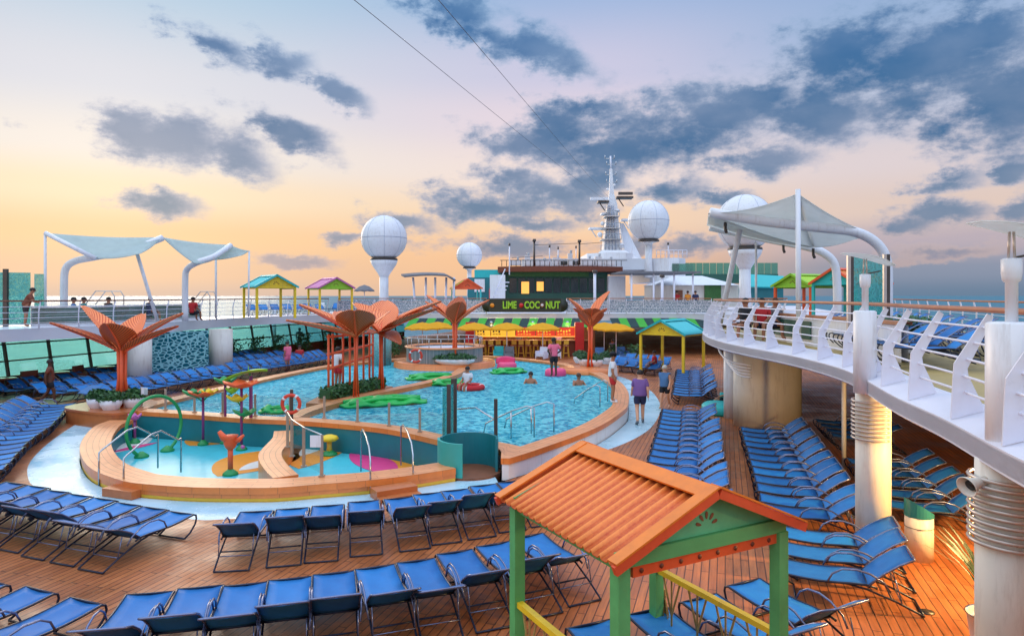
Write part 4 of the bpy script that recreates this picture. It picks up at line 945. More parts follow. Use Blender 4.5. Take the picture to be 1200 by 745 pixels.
# floats and seats
def leaf_float(c, rz, label, s=1.0):
    t=thing('leaf_float',label,'float',c,rz,'green leaf loungers floating in the pool')
    b=MB(); b.grid(lambda u,v: Vector(((u-.5)*2.4*s,(v-.5)*1.5*s*math.sin(math.pi*(.06+.88*u))**.6*(1+.07*math.cos(u*24)),.04+.34*math.sin(math.pi*u)*(1-1.5*abs(v-.5))*(.6+.4*math.sin(u*9))+.02*math.cos(u*24))),28,10); b.build('leaf','float_green',t,solid=.07)
    for k in(-.5,.5): b=MB(); b.tube([(-1.0*s,k*.5*s,.16),(0,k*.62*s,.22),(.95*s,k*.35*s,.18)],.07*s,8); b.build('rib','float_green',t)
    return t
leaf_float(W(436,474,.33),R(38),'large green leaf float just right of the planter island',1.0)
leaf_float(W(462,472,.33),R(8),'green leaf float nearest to the glass fence',1.0)
leaf_float(W(505,444,.33),R(20),'green leaf float behind the curved divider',1.0)
leaf_float(W(596,437,.33),R(25),'green leaf float right of the divider tip',.8)
leaf_float(W(525,451,.33),R(5),'small green leaf float by the divider tip',.7)
leaf_float(W(325,484,.33),R(5),'green leaf float close to the fence on the left',.5)
for x,y,z,l in((594,432,1.1,'pink padded pool lounger left of the standing bather'),(651,440,1.0,'round pink pool lounger under the standing bather')):
    p=W(x,y,.33); t=thing('pool_lounger',l,'pool lounger',p,R(10)); b=MB(); b.lathe([(.45,-.1),(.55,.05),(.52,.28),(.4,.36),(.0001,.34)],(0,0,0),18,sx=1,sy=.75); b.build('cushion','float_pink',t); 
    b=MB(); b.grid(lambda u,v: Vector(((v-.5)*1.05,.38+.06*math.cos((v-.5)*3),.25+.4*u-.12*(2*v-1)**2*u)),4,8); 
    if x<600: b.build('backrest','float_pink',t,solid=.12)
    else: b=MB(); b.lathe([(.03,-.9),(.03,-.1)],(0,0,0),8); b.build('stem','steel',t)
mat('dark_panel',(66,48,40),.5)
# ================================================================ upper decks
ZU=2.95
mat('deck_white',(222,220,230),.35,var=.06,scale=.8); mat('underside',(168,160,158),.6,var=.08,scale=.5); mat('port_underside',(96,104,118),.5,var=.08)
def in_off(p,d): return p
edgeR=spline([(-7,.9),(-1,.9),(2.4,1.5),(3.7,3.6),(4.35,6.0),(4.85,7.7),(5.25,9.4),(5.85,11.4),(6.25,13.1),(6.42,15.6),(6.25,18.4),(6.25,20.6),(6.65,23.6),(7.6,27),(9.2,30.3),(11.8,33.2),(15.2,35.2)],6)
polyR=edgeR+[S(38,STAR-.05),S(-8,STAR-.05),Vector((-7,-8,0))]
edgeL=spline([(-23.2,16.0),(-21.6,22.5),(-20.1,27),(-18.3,30.6),(-17.3,34),(-16.9,38.6),(-15.7,43),(-12.8,47.2),(-9,49.6),(-3,50.2),(4,50.2),(10,50.2),(14.5,49.6),(18.5,46.0),(21,42.5)],6)
polyL=edgeL+[S(50,STAR-.05),S(95,STAR-.05),S(95,PORT+.05),S(8,PORT+.05)]
def slab(poly,z0,z1,name,top,side,under):
    n=len(poly); b=MB(); a=b.add([(p.x,p.y,z0) for p in poly]+[(p.x,p.y,z1) for p in poly])
    t=tess([(p.x,p.y) for p in poly])
    b.cur=2; [b.face([a+i for i in q][::-1]) for q in t]; b.cur=0; [b.face([a+n+i for i in q]) for q in t]; b.cur=1
    for i in range(n): b.face((a+i,a+(i+1)%n,a+n+(i+1)%n,a+n+i))
    return tag(b.build(name,[top,side,under]),kind='structure')
slab(polyR,2.72,ZU-.05,'upper_deck','tan_floor','deck_white','underside')
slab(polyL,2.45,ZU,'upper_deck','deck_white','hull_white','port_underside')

def strip(path, prof, name, m, parent):      # sweep (inward offset, z) profile along an edge path, water side on the left
    b=MB(); n=len(path); rows=[]
    for off,z in prof:
        q=offset(path,-off,False); rows.append(b.add([(p.x,p.y,z) for p in q]))
    for r in range(len(rows)-1):
        for i in range(n-1): b.face((rows[r]+i,rows[r]+i+1,rows[r+1]+i+1,rows[r+1]+i))
    return b.build(name,m,parent,world=True,recalc=False)
def frames(path, step):
    p=resample(path,step); out=[]
    for i in range(len(p)):
        a=p[max(i-1,0)]; c=p[min(i+1,len(p)-1)]; t=(c-a).normalized(); out.append((p[i],t,Vector((t.y,-t.x,0))))   # inward = right of travel
    return out
# starboard balcony railing with cranked plate brackets
eR=[p for p in edgeR if p.y>4.5]; eR=[p for p in eR if p.x<13.5]
t=thing('balcony_railing','white balcony railing with cranked plate brackets and teak top rail','railing',(5.2,9.4,ZU))
strip(eR,[(.5,3.06),(.42,3.06),(.0,2.92),(0,2.70),(.06,2.66),(.5,2.66)],'plinth','deck_white',t)
fr=frames(eR,1.38)
for i,(p,tt,nn) in enumerate(fr):
    b=MB(); pts=[p+nn*o+Vector((0,0,z)) for o,z in ((.03,2.94),(.36,3.05),(.20,3.42),(.19,3.50),(.44,4.06),(.38,4.10),(.06,3.55),(.05,3.40))]
    b.plate(pts,.022,tt); b.build('bracket','rail_white',t,world=True)
fine=resample(eR,.4)
for o,z,r in((.17,3.24,.014),(.15,3.42,.014),(.19,3.60,.014),(.26,3.78,.014),(.34,3.95,.014)):
    b=MB(); b.tube([Vector((p.x,p.y,z)) for p in offset(fine,-o,False)],r,6); b.build('wire_rail','rail_white',t,world=True)
b=MB(); b.tube([Vector((p.x,p.y,4.14)) for p in offset(fine,-.42,False)],.034,10); b.build('top_rail','teak',t,world=True)
# lighter general railing
def railing(path,z,label,step=1.5,rail='teak',post='rail_white',panel=None,h=1.12,wires=4,lean=.1,name='deck_railing'):
    p0=path[len(path)//2]; t=thing(name,label,'railing',(p0.x,p0.y,z)); fn=resample(path,.7)
    for p,tt,nn in frames(path,step):
        b=MB(); q=Vector((p.x,p.y,z)); b.tube([q+nn*.12,q+nn*.08+Vector((0,0,.3)),q+nn*.1+Vector((0,0,.7)),q+nn*(.12+lean)+Vector((0,0,h))],.028,6); b.build('post',post,t,world=True)
    b=MB(); b.tube([Vector((p.x,p.y,z+h)) for p in offset(fn,-.12-lean,False)],.035,6); b.build('top_rail',rail,t,world=True)
    for k in range(wires):
        b=MB(); b.tube([Vector((p.x,p.y,z+h*(k+.8)/(wires+.8))) for p in offset(fn,-.12,False)],.011,4); b.build('wire_rail',post,t,world=True)
    if panel: strip(offset(fn,-.11,False),[(0,z+.1),(0,z+h-.12)],'panel',panel,t)
    return t
railing([p for p in edgeL if p.y<47.5 and p.x<-12.5],ZU,'long railing with thin posts along the left upper deck',1.6,'brown_wood',panel='clear_glass')
# far deck: fretwork panels
def fret(name,c1,c2,sc_):
    m,nt,b=newmat(name); L=nt.links; nt.nodes.remove(b); out=nt.nodes['Material Output']
    g=N(nt,'ShaderNodeNewGeometry'); sp=N(nt,'ShaderNodeSeparateXYZ'); L.new(g.outputs['Position'],sp.inputs[0]); cv=N(nt,'ShaderNodeCombineXYZ'); L.new(sp.outputs[0],cv.inputs[0]); L.new(sp.outputs[2],cv.inputs[1])
    v=N(nt,'ShaderNodeTexVoronoi',Scale=sc_,feature='DISTANCE_TO_EDGE'); L.new(cv.outputs[0],v.inputs['Vector'])
    r=N(nt,'ShaderNodeMapRange'); r.inputs[1].default_value=.09; r.inputs[2].default_value=.12; L.new(v.outputs['Distance'],r.inputs[0])
    d1=N(nt,'ShaderNodeBsdfDiffuse'); d1.inputs[0].default_value=lin(c1); d2=N(nt,'ShaderNodeBsdfDiffuse'); d2.inputs[0].default_value=lin(c2)
    ms=N(nt,'ShaderNodeMixShader'); L.new(r.outputs[0],ms.inputs[0]); L.new(d1.outputs[0],ms.inputs[1]); L.new(d2.outputs[0],ms.inputs[2]); L.new(ms.outputs[0],out.inputs['Surface'])
fret('fret_panel',(212,216,224),(118,140,158),8.5); fret('fret_teal',(150,205,205),(30,100,112),6.5)
far=[p for p in edgeL if p.x>-12.8 and p.y>46]
railing([p for p in far if p.x<-1.2],ZU,'far deck railing with white fretwork panels left of the lettered banner',1.3,panel='fret_panel')
railing([p for p in far if 6.9<p.x<15],ZU,'far deck railing with white fretwork panels right of the banner',1.3,panel='fret_panel')
# lettered banner
t=thing('bar_sign','long dark sign reading LIME COC NUT in lime green letters over the bar','sign',(1.3,50.0,ZU))
b=MB(); b.box((.95,50.0,ZU+.62),(5.3,.1,1.0)); 
for s_,x in((-1,-1.7),(1,3.6)): b.tube([(x,49.96,ZU+.62),(x,50.04,ZU+.62)],.5,16)
b.build('board','sign_dark',t,world=True)
def text(s,c,h,m,name,parent,rz=0,ext=.02,bold=.02,world=True):
    cu=bpy.data.curves.new('t','FONT'); cu.body=s; cu.size=h*1.4; cu.extrude=ext; cu.offset=bold*.5; cu.align_x='CENTER'; cu.align_y='CENTER'; cu.resolution_u=3
    o=bpy.data.objects.new('t',cu); col.objects.link(o); dg=bpy.context.evaluated_depsgraph_get(); me=bpy.data.meshes.new_from_object(o.evaluated_get(dg)); bpy.data.objects.remove(o)
    me.name=name; me.materials.clear(); me.materials.append(MATS[m]); mt=Matrix.Diagonal((.70,1,1,1))@Matrix.Rotation(rz,4,'Z')@Matrix.Rotation(R(90),4,'X'); me.transform(mt)
    o=bpy.data.objects.new(name,me); col.objects.link(o); o.parent=parent; o.location=Vector(c)-(Vector(parent.location) if world else Vector((0,0,0))); return o
text('LIME',(-.18,49.92,ZU+.62),.52,'sign_lime','lettering',t,bold=.05)
text('COC',(1.46,49.92,ZU+.62),.52,'sign_lime','lettering',t,bold=.05)
text('NUT',(2.98,49.92,ZU+.62),.52,'sign_lime','lettering',t,bold=.05)
b=MB(); b.tube([(.68,49.93,ZU+.62),(.68,49.88,ZU+.62)],.17,16); b.build('ampersand_disc','red_paint',t,world=True)
b=MB(); b.tube([(2.2,49.93,ZU+.62),(2.2,49.88,ZU+.62)],.17,16); b.build('coconut_emblem','brown_wood',t,world=True)
b=MB(); b.tube([(2.2,49.875,ZU+.62),(2.2,49.86,ZU+.62)],.1,16); b.build('coconut_emblem','white_paint',t,world=True)
b=MB(); b.tube([(-1.45,49.93,ZU+.62),(-1.45,49.88,ZU+.62)],.16,12); b.build('lime_emblem','orange_gold',t,world=True)
railing([p for p in [Vector((4.0+.5*k,50.15,0)) for k in range(7)]],ZU,'short railing with bright panels right of the lettered sign',1.0,panel='fret_panel')
# striped awning under the deck edge
t=thing('awning','row of sloping green and dark awning panels above the pool bar','awning',(0,49.5,2.4))
k=0
for x in [(-7.6+.62*i) for i in range(36)]:
    if 5.4<x<7.2: continue
    y1=50.3-(0 if x>-4 else (-4-x)*.12); 
    b=MB(); sk=.25 if x<6 else -.1
    b.plate([(x+sk,y1-.15,2.62),(x+.6+sk,y1-.15,2.62),(x+.6-.0,y1-1.5,2.02),(x,y1-1.5,2.02)],.03); b.build('panel','awning_green' if k%2==0 else 'awning_dark',t,world=True); k+=1
b=MB(); b.bar((-7.7,48.9,2.0),(5.3,48.75,2.0),.05,.06); b.bar((7.3,48.75,2.0),(14.8,48.75,2.0),.05,.06); b.build('frame','dark_steel',t,world=True)

# pool bar beneath
t=thing('pool_bar','pool bar with lit red and yellow fascia signs and dark counter','bar',(1.2,48.6,0))
b=MB(); b.box((1.5,51.5,1.2),(9.5,.2,2.4)); b.build('back_wall','brown_wood',t,world=True)
b=MB(); b.box((1.4,48.4,.55),(8.0,.5,1.1)); b.build('counter','rust',t,world=True); b=MB(); b.box((1.4,48.3,1.13),(8.2,.7,.06)); b.build('countertop','teak',t,world=True)
xs=[-2.6,-1.5,.25,1.65,3.05,4.45]
ms_=['sign_yellow','sign_yellow','sign_red','sign_red','sign_red','sign_yellow']
for i in range(5):
    b=MB(); b.box(((xs[i]+xs[i+1])/2,48.15,1.73),(xs[i+1]-xs[i]-.06,.06,.62)); o=b.build('fascia_sign',ms_[i+ (0 if i<1 else 0)] if i!=1 else 'sign_yellow',t,world=True)
    for q in range(5 if i>1 else 3):
        xx=xs[i]+.2+q*.2-t.location.x; mm='sign_dark' if i<2 else 'sign_yellow'
        m=MB(); m.box((xx,48.11-48.6,1.78+.05*math.sin(q*2)),(.11,.02,.16)); m.build('letter_block',mm,o); m=MB(); m.box((xx+.02,48.11-48.6,1.56),(.14,.02,.05)); m.build('text_line',mm,o)
b=MB(); b.box((4.3,48.2,1.75),(.35,.1,.7)); b.build('fascia_sign','sign_yellow',t,world=True)
b=MB(); b.box((1.1,48.12,1.40),(6.9,.1,.05)); b.build('light_strip','window_glow',t,world=True)
for x in(-2.95,4.75): b=MB(); b.box((x,48.2,1.2),(.62,.6,2.4)); b.build('red_pillar','red_paint',t,world=True)
for i in range(14):
    b=MB(); x=-2+i*.46; b.lathe([(.05,0),(.05,.22),(.02,.28),(.02,.36)],(x,51.2,1.1+.0),8); b.build('bottle',rnd.choice(['green_paint','brass','white_paint','red_paint']),t,world=True)
# stools
b0=thing('bar_stool','tall wooden bar stool at the pool bar','bar stool',(0,0,0)); 
for sx in(-1,1):
    for sy in(-1,1): b=MB(); b.bar((sx*.2,sy*.2,0),(sx*.13,sy*.13,.78),.04,.04); b.build('leg','mustard',b0)
b=MB(); b.box((0,0,.8),(.36,.36,.05)); b.build('seat','teak',b0); b=MB(); b.box((0,-.17,1.05),(.34,.03,.3)); b.build('backrest','mustard',b0); b=MB(); b.box((0,0,.3),(.3,.3,.03)); b.build('footrest','mustard',b0)
for i in range(13):
    x=-2.5+i*.52; l='pale wooden bar stool at the pool bar, {} from the left'.format(ORD[i+1])
    if i==0: b0.location=(x,47.4,0); b0['label']=l; b0['group']='stools along the pool bar'
    else: dup(b0,(x,47.4+rnd.uniform(-.15,.15),0),rnd.uniform(-.3,.3),l,'stools along the pool bar')
# tables and white chairs in front of the bar
for i,(x,y,m_) in enumerate([(-.9,46.2,'turq_paint'),(-.2,45.9,'cloth_grey'),(2.0,45.6,'rail_white'),(2.9,45.8,'rail_white'),(-5.9,47.6,'deep_teal'),(-4.6,47.8,'deep_teal'),(5.9,45.0,'cloth_blue'),(7.4,45.6,'cloth_blue')]):
    t=thing('lounge_chair','low {} lounge chair by the bar, {} from the left'.format({'turq_paint':'turquoise','cloth_grey':'grey','rail_white':'white','deep_teal':'dark teal','cloth_blue':'blue'}[m_],ORD[[4,5,1,2,0,3,6,7].index(i)+1 if 0 else i+1]) ,'lounge chair',(x,y,0),rnd.uniform(-.6,.6),'lounge chairs around the bar')
    b=MB(); b.box((0,0,.32),(.62,.6,.16)); b.build('seat',m_,t); b=MB(); b.box((0,.28,.6),(.62,.1,.5),rot=Matrix.Rotation(R(-12),3,'X')); b.build('backrest',m_,t)
    for s in(-1,1): b=MB(); b.box((s*.31,0,.35),(.06,.6,.5)); b.build('arm',m_,t)
# yellow umbrellas
def umbrella(x,y,z,label,r=1.25,top=2.45,m='umbrella_yellow',group='yellow umbrellas by the pool bar',cat='umbrella'):
    t=thing('parasol',label,cat,(x,y,z),rnd.uniform(0,.7),group)
    b=MB(); b.tube([(0,0,0),(0,0,top)],.03,8); b.build('pole','rail_white',t)
    b=MB(); n=8; 
    c=b.add([(0,0,top)]); rg=b.add([(math.cos(2*math.pi*k/16)*r*(1 if k%2==0 else .95),math.sin(2*math.pi*k/16)*r*(1 if k%2==0 else .95),top-.42+(.0 if k%2==0 else .04)) for k in range(16)])
    r2=b.add([(math.cos(2*math.pi*k/16)*r*.5,math.sin(2*math.pi*k/16)*r*.5,top-.13) for k in range(16)])
    v=b.add([(b.v[rg+k].x,b.v[rg+k].y,b.v[rg+k].z-.1) for k in range(16)])
    for k in range(16): q=(k+1)%16; b.face((c,r2+k,r2+q)); b.face((r2+k,rg+k,rg+q,r2+q)); b.face((rg+k,v+k,v+q,rg+q))
    b.build('canopy',m,t,solid=.015)
    for k in range(4): b=MB(); a=math.pi*k/2; b.tube([(0,0,top-.55),(math.cos(a)*r*.5,math.sin(a)*r*.5,top-.16)],.012,5); b.build('rib','dark_steel',t)
    return t
for x,y,l in((495,47,'leftmost yellow umbrella behind the hot tub'),(513,48.0,'second yellow umbrella from the left, overlapping its neighbour'),(556,46.5,'third yellow umbrella from the left beside the palm sculpture'),(594,46.5,'yellow umbrella at the left end of the bar counter'),(636,46.2,'yellow umbrella before the middle of the bar counter'),(708,47,'yellow umbrella just right of the right palm sculpture'),(722,45.4,'rightmost yellow umbrella by the blue loungers')):
    umbrella((x-600)/800*y,y,0,l)

# port side window wall under the deck
t=thing('window_wall','slanted window wall with dark frames along the port side','window wall',S(22,PORT+.3))
o0=Vector(t.location); u0,u1=12,62; v0=PORT+.3
def SW(u,dv,z): p=S(u,v0+dv); return Vector((p.x,p.y,z))
b=MB(); b.plate([SW(u0,0,0),SW(u1,0,0),SW(u1,0,.62),SW(u0,0,.62)],.12); b.build('sill_wall','rust',t,world=True)
k=0; u=u0
while u<u1:
    w_=2.1
    b=MB(); b.plate([SW(u+.06,.0,.66),SW(u+w_-.06,.0,.66),SW(u+w_-.06,-.35,2.42),SW(u+.06,-.35,2.42)],.02); b.build('pane','teal_glass',t,world=True)
    b=MB(); b.bar(SW(u,.02,.6),SW(u,-.35,2.46),.10,.12,(1,0,0)); b.build('mullion','brown_frame',t,world=True)
    u+=w_; k+=1
for z,dv in((.66,0),(1.35,-.14),(2.1,-.29)): b=MB(); b.bar(SW(u0,dv+.02,z),SW(u1,dv+.02,z),.07,.07); b.build('transom','dark_steel',t,world=True)
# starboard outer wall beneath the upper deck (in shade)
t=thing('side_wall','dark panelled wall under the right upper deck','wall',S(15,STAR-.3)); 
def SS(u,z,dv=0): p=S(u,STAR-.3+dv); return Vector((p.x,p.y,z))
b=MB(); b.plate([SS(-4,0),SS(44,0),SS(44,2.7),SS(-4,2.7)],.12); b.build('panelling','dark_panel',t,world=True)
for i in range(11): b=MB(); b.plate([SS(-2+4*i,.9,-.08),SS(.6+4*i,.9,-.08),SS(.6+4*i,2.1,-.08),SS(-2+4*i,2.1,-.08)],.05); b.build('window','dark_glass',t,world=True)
# oval columns under the decks
def column(c,rx,ry,z1,label,m='cream_paint',rz=0):
    b=MB(); b.lathe([(1,0),(1,z1)],(c[0],c[1],0),40,sx=rx,sy=ry,rz=rz); return tag(b.build('deck_column',m,world=True),label,'column')
column((8.45,22.6),1.1,.75,2.7,'wide beige oval column under the right balcony')
column(W(163,452)[:2],.55,.55,2.45,'round pale column behind the left palm sculpture')
column(W(259,438)[:2],.6,.6,2.45,'round pale column right of the mosaic screen')
for x,y in((321,414),(378,406)):
    p=W(x,y); b=MB(); b.tube([(p.x,p.y,0),(p.x,p.y,3.7)],.17,14); tag(b.build('deck_column','white_paint',world=True),'slim white column rising past the left deck edge, {} one'.format('nearer' if x<350 else 'farther'),'column')
b=MB(); p=W(989,552); b.tube([(p.x,p.y,0),(p.x,p.y,2.7)],.052,12); tag(b.build('slim_post','cream_paint',world=True),'slim pale post between the wide column and the near pillar','post')
b=MB(); p=Vector((7.75,24,0)); b.tube([(p.x,p.y,0),(p.x,p.y,2.7)],.3,16); tag(b.build('deck_column','white_paint',world=True),'round white column just left of the wide beige column','column')
# mosaic screen
a=W(178,448); c=W(244,441); t=thing('mosaic_screen','teal and white mosaic screen between two pale columns','screen',(a.x,a.y,0)); b=MB(); b.bar((a.x,a.y,1.25),(c.x,c.y,1.25),.06,2.4); b.build('panel','fret_teal',t,world=True)

# the two big pillars with pipe rings on the starboard edge
def pillar(x,y,rl,ru,dxu,label,xl):
    t=thing('balcony_pillar',label,'pillar',(x,y,0))
    b=MB(); b.lathe([(rl,0),(rl,2.71)],(xl,y+.1,0),32); b.build('lower_shaft','cream_paint',t,world=True)
    b=MB(); b.lathe([(ru,2.70),(ru,4.03),(ru-.03,4.05)],(x+dxu,y-.08,0),32); b.build('upper_shaft','white_paint',t,world=True)
    for k in range(10):
        z=1.93+k*.068; b=MB(); pts=[(xl+ (rl+.05)*math.cos(R(a_)),y+.1+(rl+.05)*math.sin(R(a_)),z) for a_ in range(120,300,12)]; b.tube(pts,.02,6); b.build('pipe_ring','brass_pipe' if 'brass_pipe' in MATS else 'cream_paint',t,world=True)
    return t
mat('brass_pipe',(200,186,176),.3,metal=.4)
pillar(5.82,11.3,.27,.175,-.02,'white pillar with stacked pipe rings at the middle of the balcony edge',6.03)
pillar(4.70,6.5,.30,.21,0,'white pillar with stacked pipe rings at the right edge of the view',4.83)
def sail_lamp(x,y,z0,s,label,tilt):
    t=thing('sail_lamp',label,'deck lamp',(x,y,z0)); b=MB(); b.lathe([(.052,0),(.052,.38),(.075,.40),(.08,.44),(.085,.47),(.085,.60),(.06,.61)],(0,0,0),20); b.build('pole','white_paint',t)
    for s_ in(-1,1): b=MB(); b.tube([(s_*.03,0,.6),(s_*.02,0,.86)],.012,6); b.build('strut','brass_pipe',t)
    b=MB(); b.tube([(.05,0,.62),(.25,0,.66)],.012,6); b.build('spotlight','dark_steel',t)
    b=MB(); b.grid(lambda u,v: Vector((-.36+u*.80,(v-.5)*.5*math.sin(math.pi*(.08+.84*u))**.6,.95-.20*u+.04*math.sin(math.pi*u))),10,6); o=b.build('sail','canvas',t,solid=.012)
    return t
sail_lamp(4.72,6.45,4.04,1,'sail topped lamp on the pillar at the right edge of the view',0)
sail_lamp(5.82,11.25,4.04,1,'sail topped lamp on the middle pillar in front of the glass screen',0)
# loudspeaker horns
for (x,y,z,l) in((4.44,6.55,2.50,'beige loudspeaker horn fixed to the right edge pillar'),(6.35,12.2,2.5,'round loudspeaker horn under the balcony beside the middle pillar')):
    t=thing('horn_speaker',l,'loudspeaker',(x,y,z)); b=MB(); b.tube([(.12,0,.03),(0,-.01,0),(-.07,-.02,-.02),(-.10,-.03,-.03)],[.04,.05,.085,.10],18,caps=False); b.build('horn','cream_paint',t,solid=.006); b=MB(); b.tube([(-.06,-.02,-.02),(-.04,-.015,-.01)],.05,14); b.build('mouth','black_paint',t)

# things standing on the right balcony
t=thing('curved_bench_wall','low curved white wall with teak cap behind the balcony railing','bench wall',(8.4,18.5,ZU))
wpth=spline([(8.1,14.2),(8.35,17.0),(8.2,19.5),(8.5,22.5),(9.4,25.6),(11.2,28.5)],6)
strip(wpth,[(.14,ZU-.05),(.14,ZU+.72),(0,ZU+.72),(0,ZU-.05)],'wall','white_paint',t); strip(wpth,[(-.06,ZU+.73),(-.06,ZU+.80),(.22,ZU+.80),(.22,ZU+.73)],'cap','teak',t)
for i,(p,tt,nn) in enumerate(frames(wpth,1.0)):
    if i<5 or i>11: continue
    b=MB(); q=p-nn*.02+Vector((0,0,ZU+.38)); b.bar(q-tt*.45,q+tt*.45,.02,.5); b.build('window','slate_green',t,world=True)
t=thing('glass_screen','tall etched green glass screen between two metal posts on the balcony','glass screen',(8.5,16.2,ZU))
a=P(999,350,16.2); c=P(1043,350,16.2)
b=MB(); b.bar((a.x,a.y,4.1),(c.x,c.y+.35,4.1),.03,2.25); b.build('pane','etched_green',t,world=True) if 0 else b.build('pane','etched_glass',t,world=True)
for q,m_ in((Vector((a.x-.09,a.y,0)),'brass_pipe'),(Vector((a.x-.01,a.y+.02,0)),'dark_steel'),(Vector((c.x+.07,c.y+.36,0)),'brass_pipe'),(Vector((c.x+.15,c.y+.36,0)),'dark_steel')):
    b=MB(); b.box((q.x,q.y,ZU+1.17),(.07,.07,2.35)); b.build('post',m_,t,world=True)
t=thing('glass_screen','green etched glass screen with a metal post at the left edge of the view','glass screen',(-22,30,ZU))
b=MB(); b.bar((-22.9,29.5,4.15),(-21.3,30.2,4.15),.03,2.3); b.build('pane','etched_glass',t,world=True); b=MB(); b.box((-22.1,29.8,4.2),(.18,.12,2.5)); b.build('post','dark_steel',t,world=True); b=MB(); b.bar((-21.2,30.3,4.15),(-20.85,30.4,4.15),.03,2.2); b.build('pane','etched_glass',t,world=True)

# membrane canopies
def membrane(name,parent,A,B,C,D,sag,m='canvas',n=12):
    A,B,C,D=[Vector(q) for q in(A,B,C,D)]
    def f(u,v):
        p=(A*(1-u)+B*u)*(1-v)+(D*(1-u)+C*u)*v
        e=1-.10*math.sin(math.pi*u)*abs(2*v-1)
        return p+Vector((0,0,-sag*math.sin(math.pi*u)*.6-sag*math.sin(math.pi*v)*.6))
    b=MB(); b.grid(f,n,n); return b.build(name,m,parent,solid=.015,world=True)
t=thing('sail_canopy','large white membrane canopy with two curved arms on the right balcony','canopy',(8,20,ZU))
T=P(935,227,19); Lc=P(830,250,20); Rc=P(1012,271,20); Lo=P(953,290,23.5); Bt=P(828,264,27); 
membrane('membrane',t,T,Lc,P(830,262,24),Lo,.22); membrane('membrane',t,T,Rc,P(1003,280,22),Lo,.12)
membrane('membrane',t,Lc,Bt,P(920,284,27),Lo,.15,'canvas')
b=MB(); b.tube(spline([P(1040,413,20),P(1040,350,20),P(1039,308,20),P(1028,286,20),P(1003,272,20),P(965,267,20),P(900,260,20),P(832,249,20)],5),[.17]*26+[.16,.15,.14,.14,.13,.12,.11,.11,.1,.09],14) if 0 else b.tube(spline([P(1040,399,20),P(1040,350,20),P(1039,308,20),P(1028,286,20),P(1003,272,20),P(965,267,20),P(900,260,20),P(832,249,20)],5),.145,14); b.build('arm','white_paint',t,world=True)
b=MB(); b.tube(spline([P(981,385,27),P(981,335,27),P(978,310,27),P(966,297,27),P(945,289,27),P(900,280,27),P(832,266,27)],5),.16,14); b.build('arm','white_paint',t,world=True)
b=MB(); b.tube([W(936,403,ZU),T+Vector((0,0,.12))],.07,12); b.build('mast','white_paint',t,world=True)
b=MB(); b.tube([T,P(953,286,23.3)],.06,10); b.build('boom','white_paint',t,world=True)
b=MB(); b.tube([P(868,264,22),P(842,388,24.5)],.09,12); b.build('strut','white_paint',t,world=True)
b=MB(); b.tube([P(886,284,24),P(886,391,24)],.04,8); b.build('post','white_paint',t,world=True)
for x,y,Y in((850,268,21),(953,298,23.3),(918,292,25)): b=MB(); q=P(x,y,Y); b.tube([q+Vector((0,0,.2)),q,q-Vector((0,.1,.12))],.05,8); b.build('floodlight','dark_steel',t,world=True)
t=thing('sail_canopy','long teal white membrane canopy on poles over the left upper deck','canopy',(-20,32,ZU))
YL=32; A=P(53,273,31); B_=P(190,278,34); C_=P(112,303,31); D_=P(270,287,37); E_=P(228,309,34); F_=P(292,294,38)
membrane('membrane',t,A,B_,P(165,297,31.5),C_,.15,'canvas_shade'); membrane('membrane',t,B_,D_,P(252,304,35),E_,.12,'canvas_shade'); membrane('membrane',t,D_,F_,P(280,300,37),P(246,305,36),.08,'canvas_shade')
b=MB(); b.tube(spline([P(75,381,32),P(75,335,32),P(77,315,32),P(88,306,32),P(112,301,31.5),P(150,294,32.5),P(190,279,34)],5),.16,12); b.build('arm','white_paint',t,world=True)
b=MB(); b.tube([A,C_],.1,10); b.build('boom','white_paint',t,world=True)
b=MB(); b.tube(spline([P(217,376,35),P(217,330,35),P(219,316,35),P(230,308,34.5),P(250,301,35),P(270,288,37)],5),.15,12); b.build('arm','white_paint',t,world=True)
for p,q,r in((P(53,381,31),A,.06),(P(185,378,33),P(160,295,32.5),.08),(P(253,373,37),P(253,299,37),.06),(P(291,371,38),F_,.05)): b=MB(); b.tube([p,q],r,8); b.build('mast','white_paint',t,world=True)

# starboard outer railing
railing([Vector((S(u,STAR-.25).x,S(u,STAR-.25).y,0)) for u in range(6,46,2)],ZU,'long white outer railing on the starboard side above the sea',1.5,'teak',h=1.14,wires=4,lean=-.12)
# slatted bench wall with windows on the left deck
t=thing('curved_bench_wall','long low wall with grey slats and white cap on the left upper deck','bench wall',(-19,33,ZU))
wl=spline([(-21.0,29.8),(-19.4,32.2),(-18.6,35.5),(-18.1,39.5)],6); strip(wl,[(.1,ZU),(.1,ZU+.82),(0,ZU+.82),(0,ZU)],'wall','white_paint',t)
for k in range(7): strip(wl,[(.13,ZU+.1+k*.1),(.13,ZU+.165+k*.1)],'slat','seam_slat' if 'seam_slat' in MATS else 'slate_green',t)
strip(wl,[(-.06,ZU+.83),(-.06,ZU+.88),(.16,ZU+.88),(.16,ZU+.83)],'cap','white_paint',t)
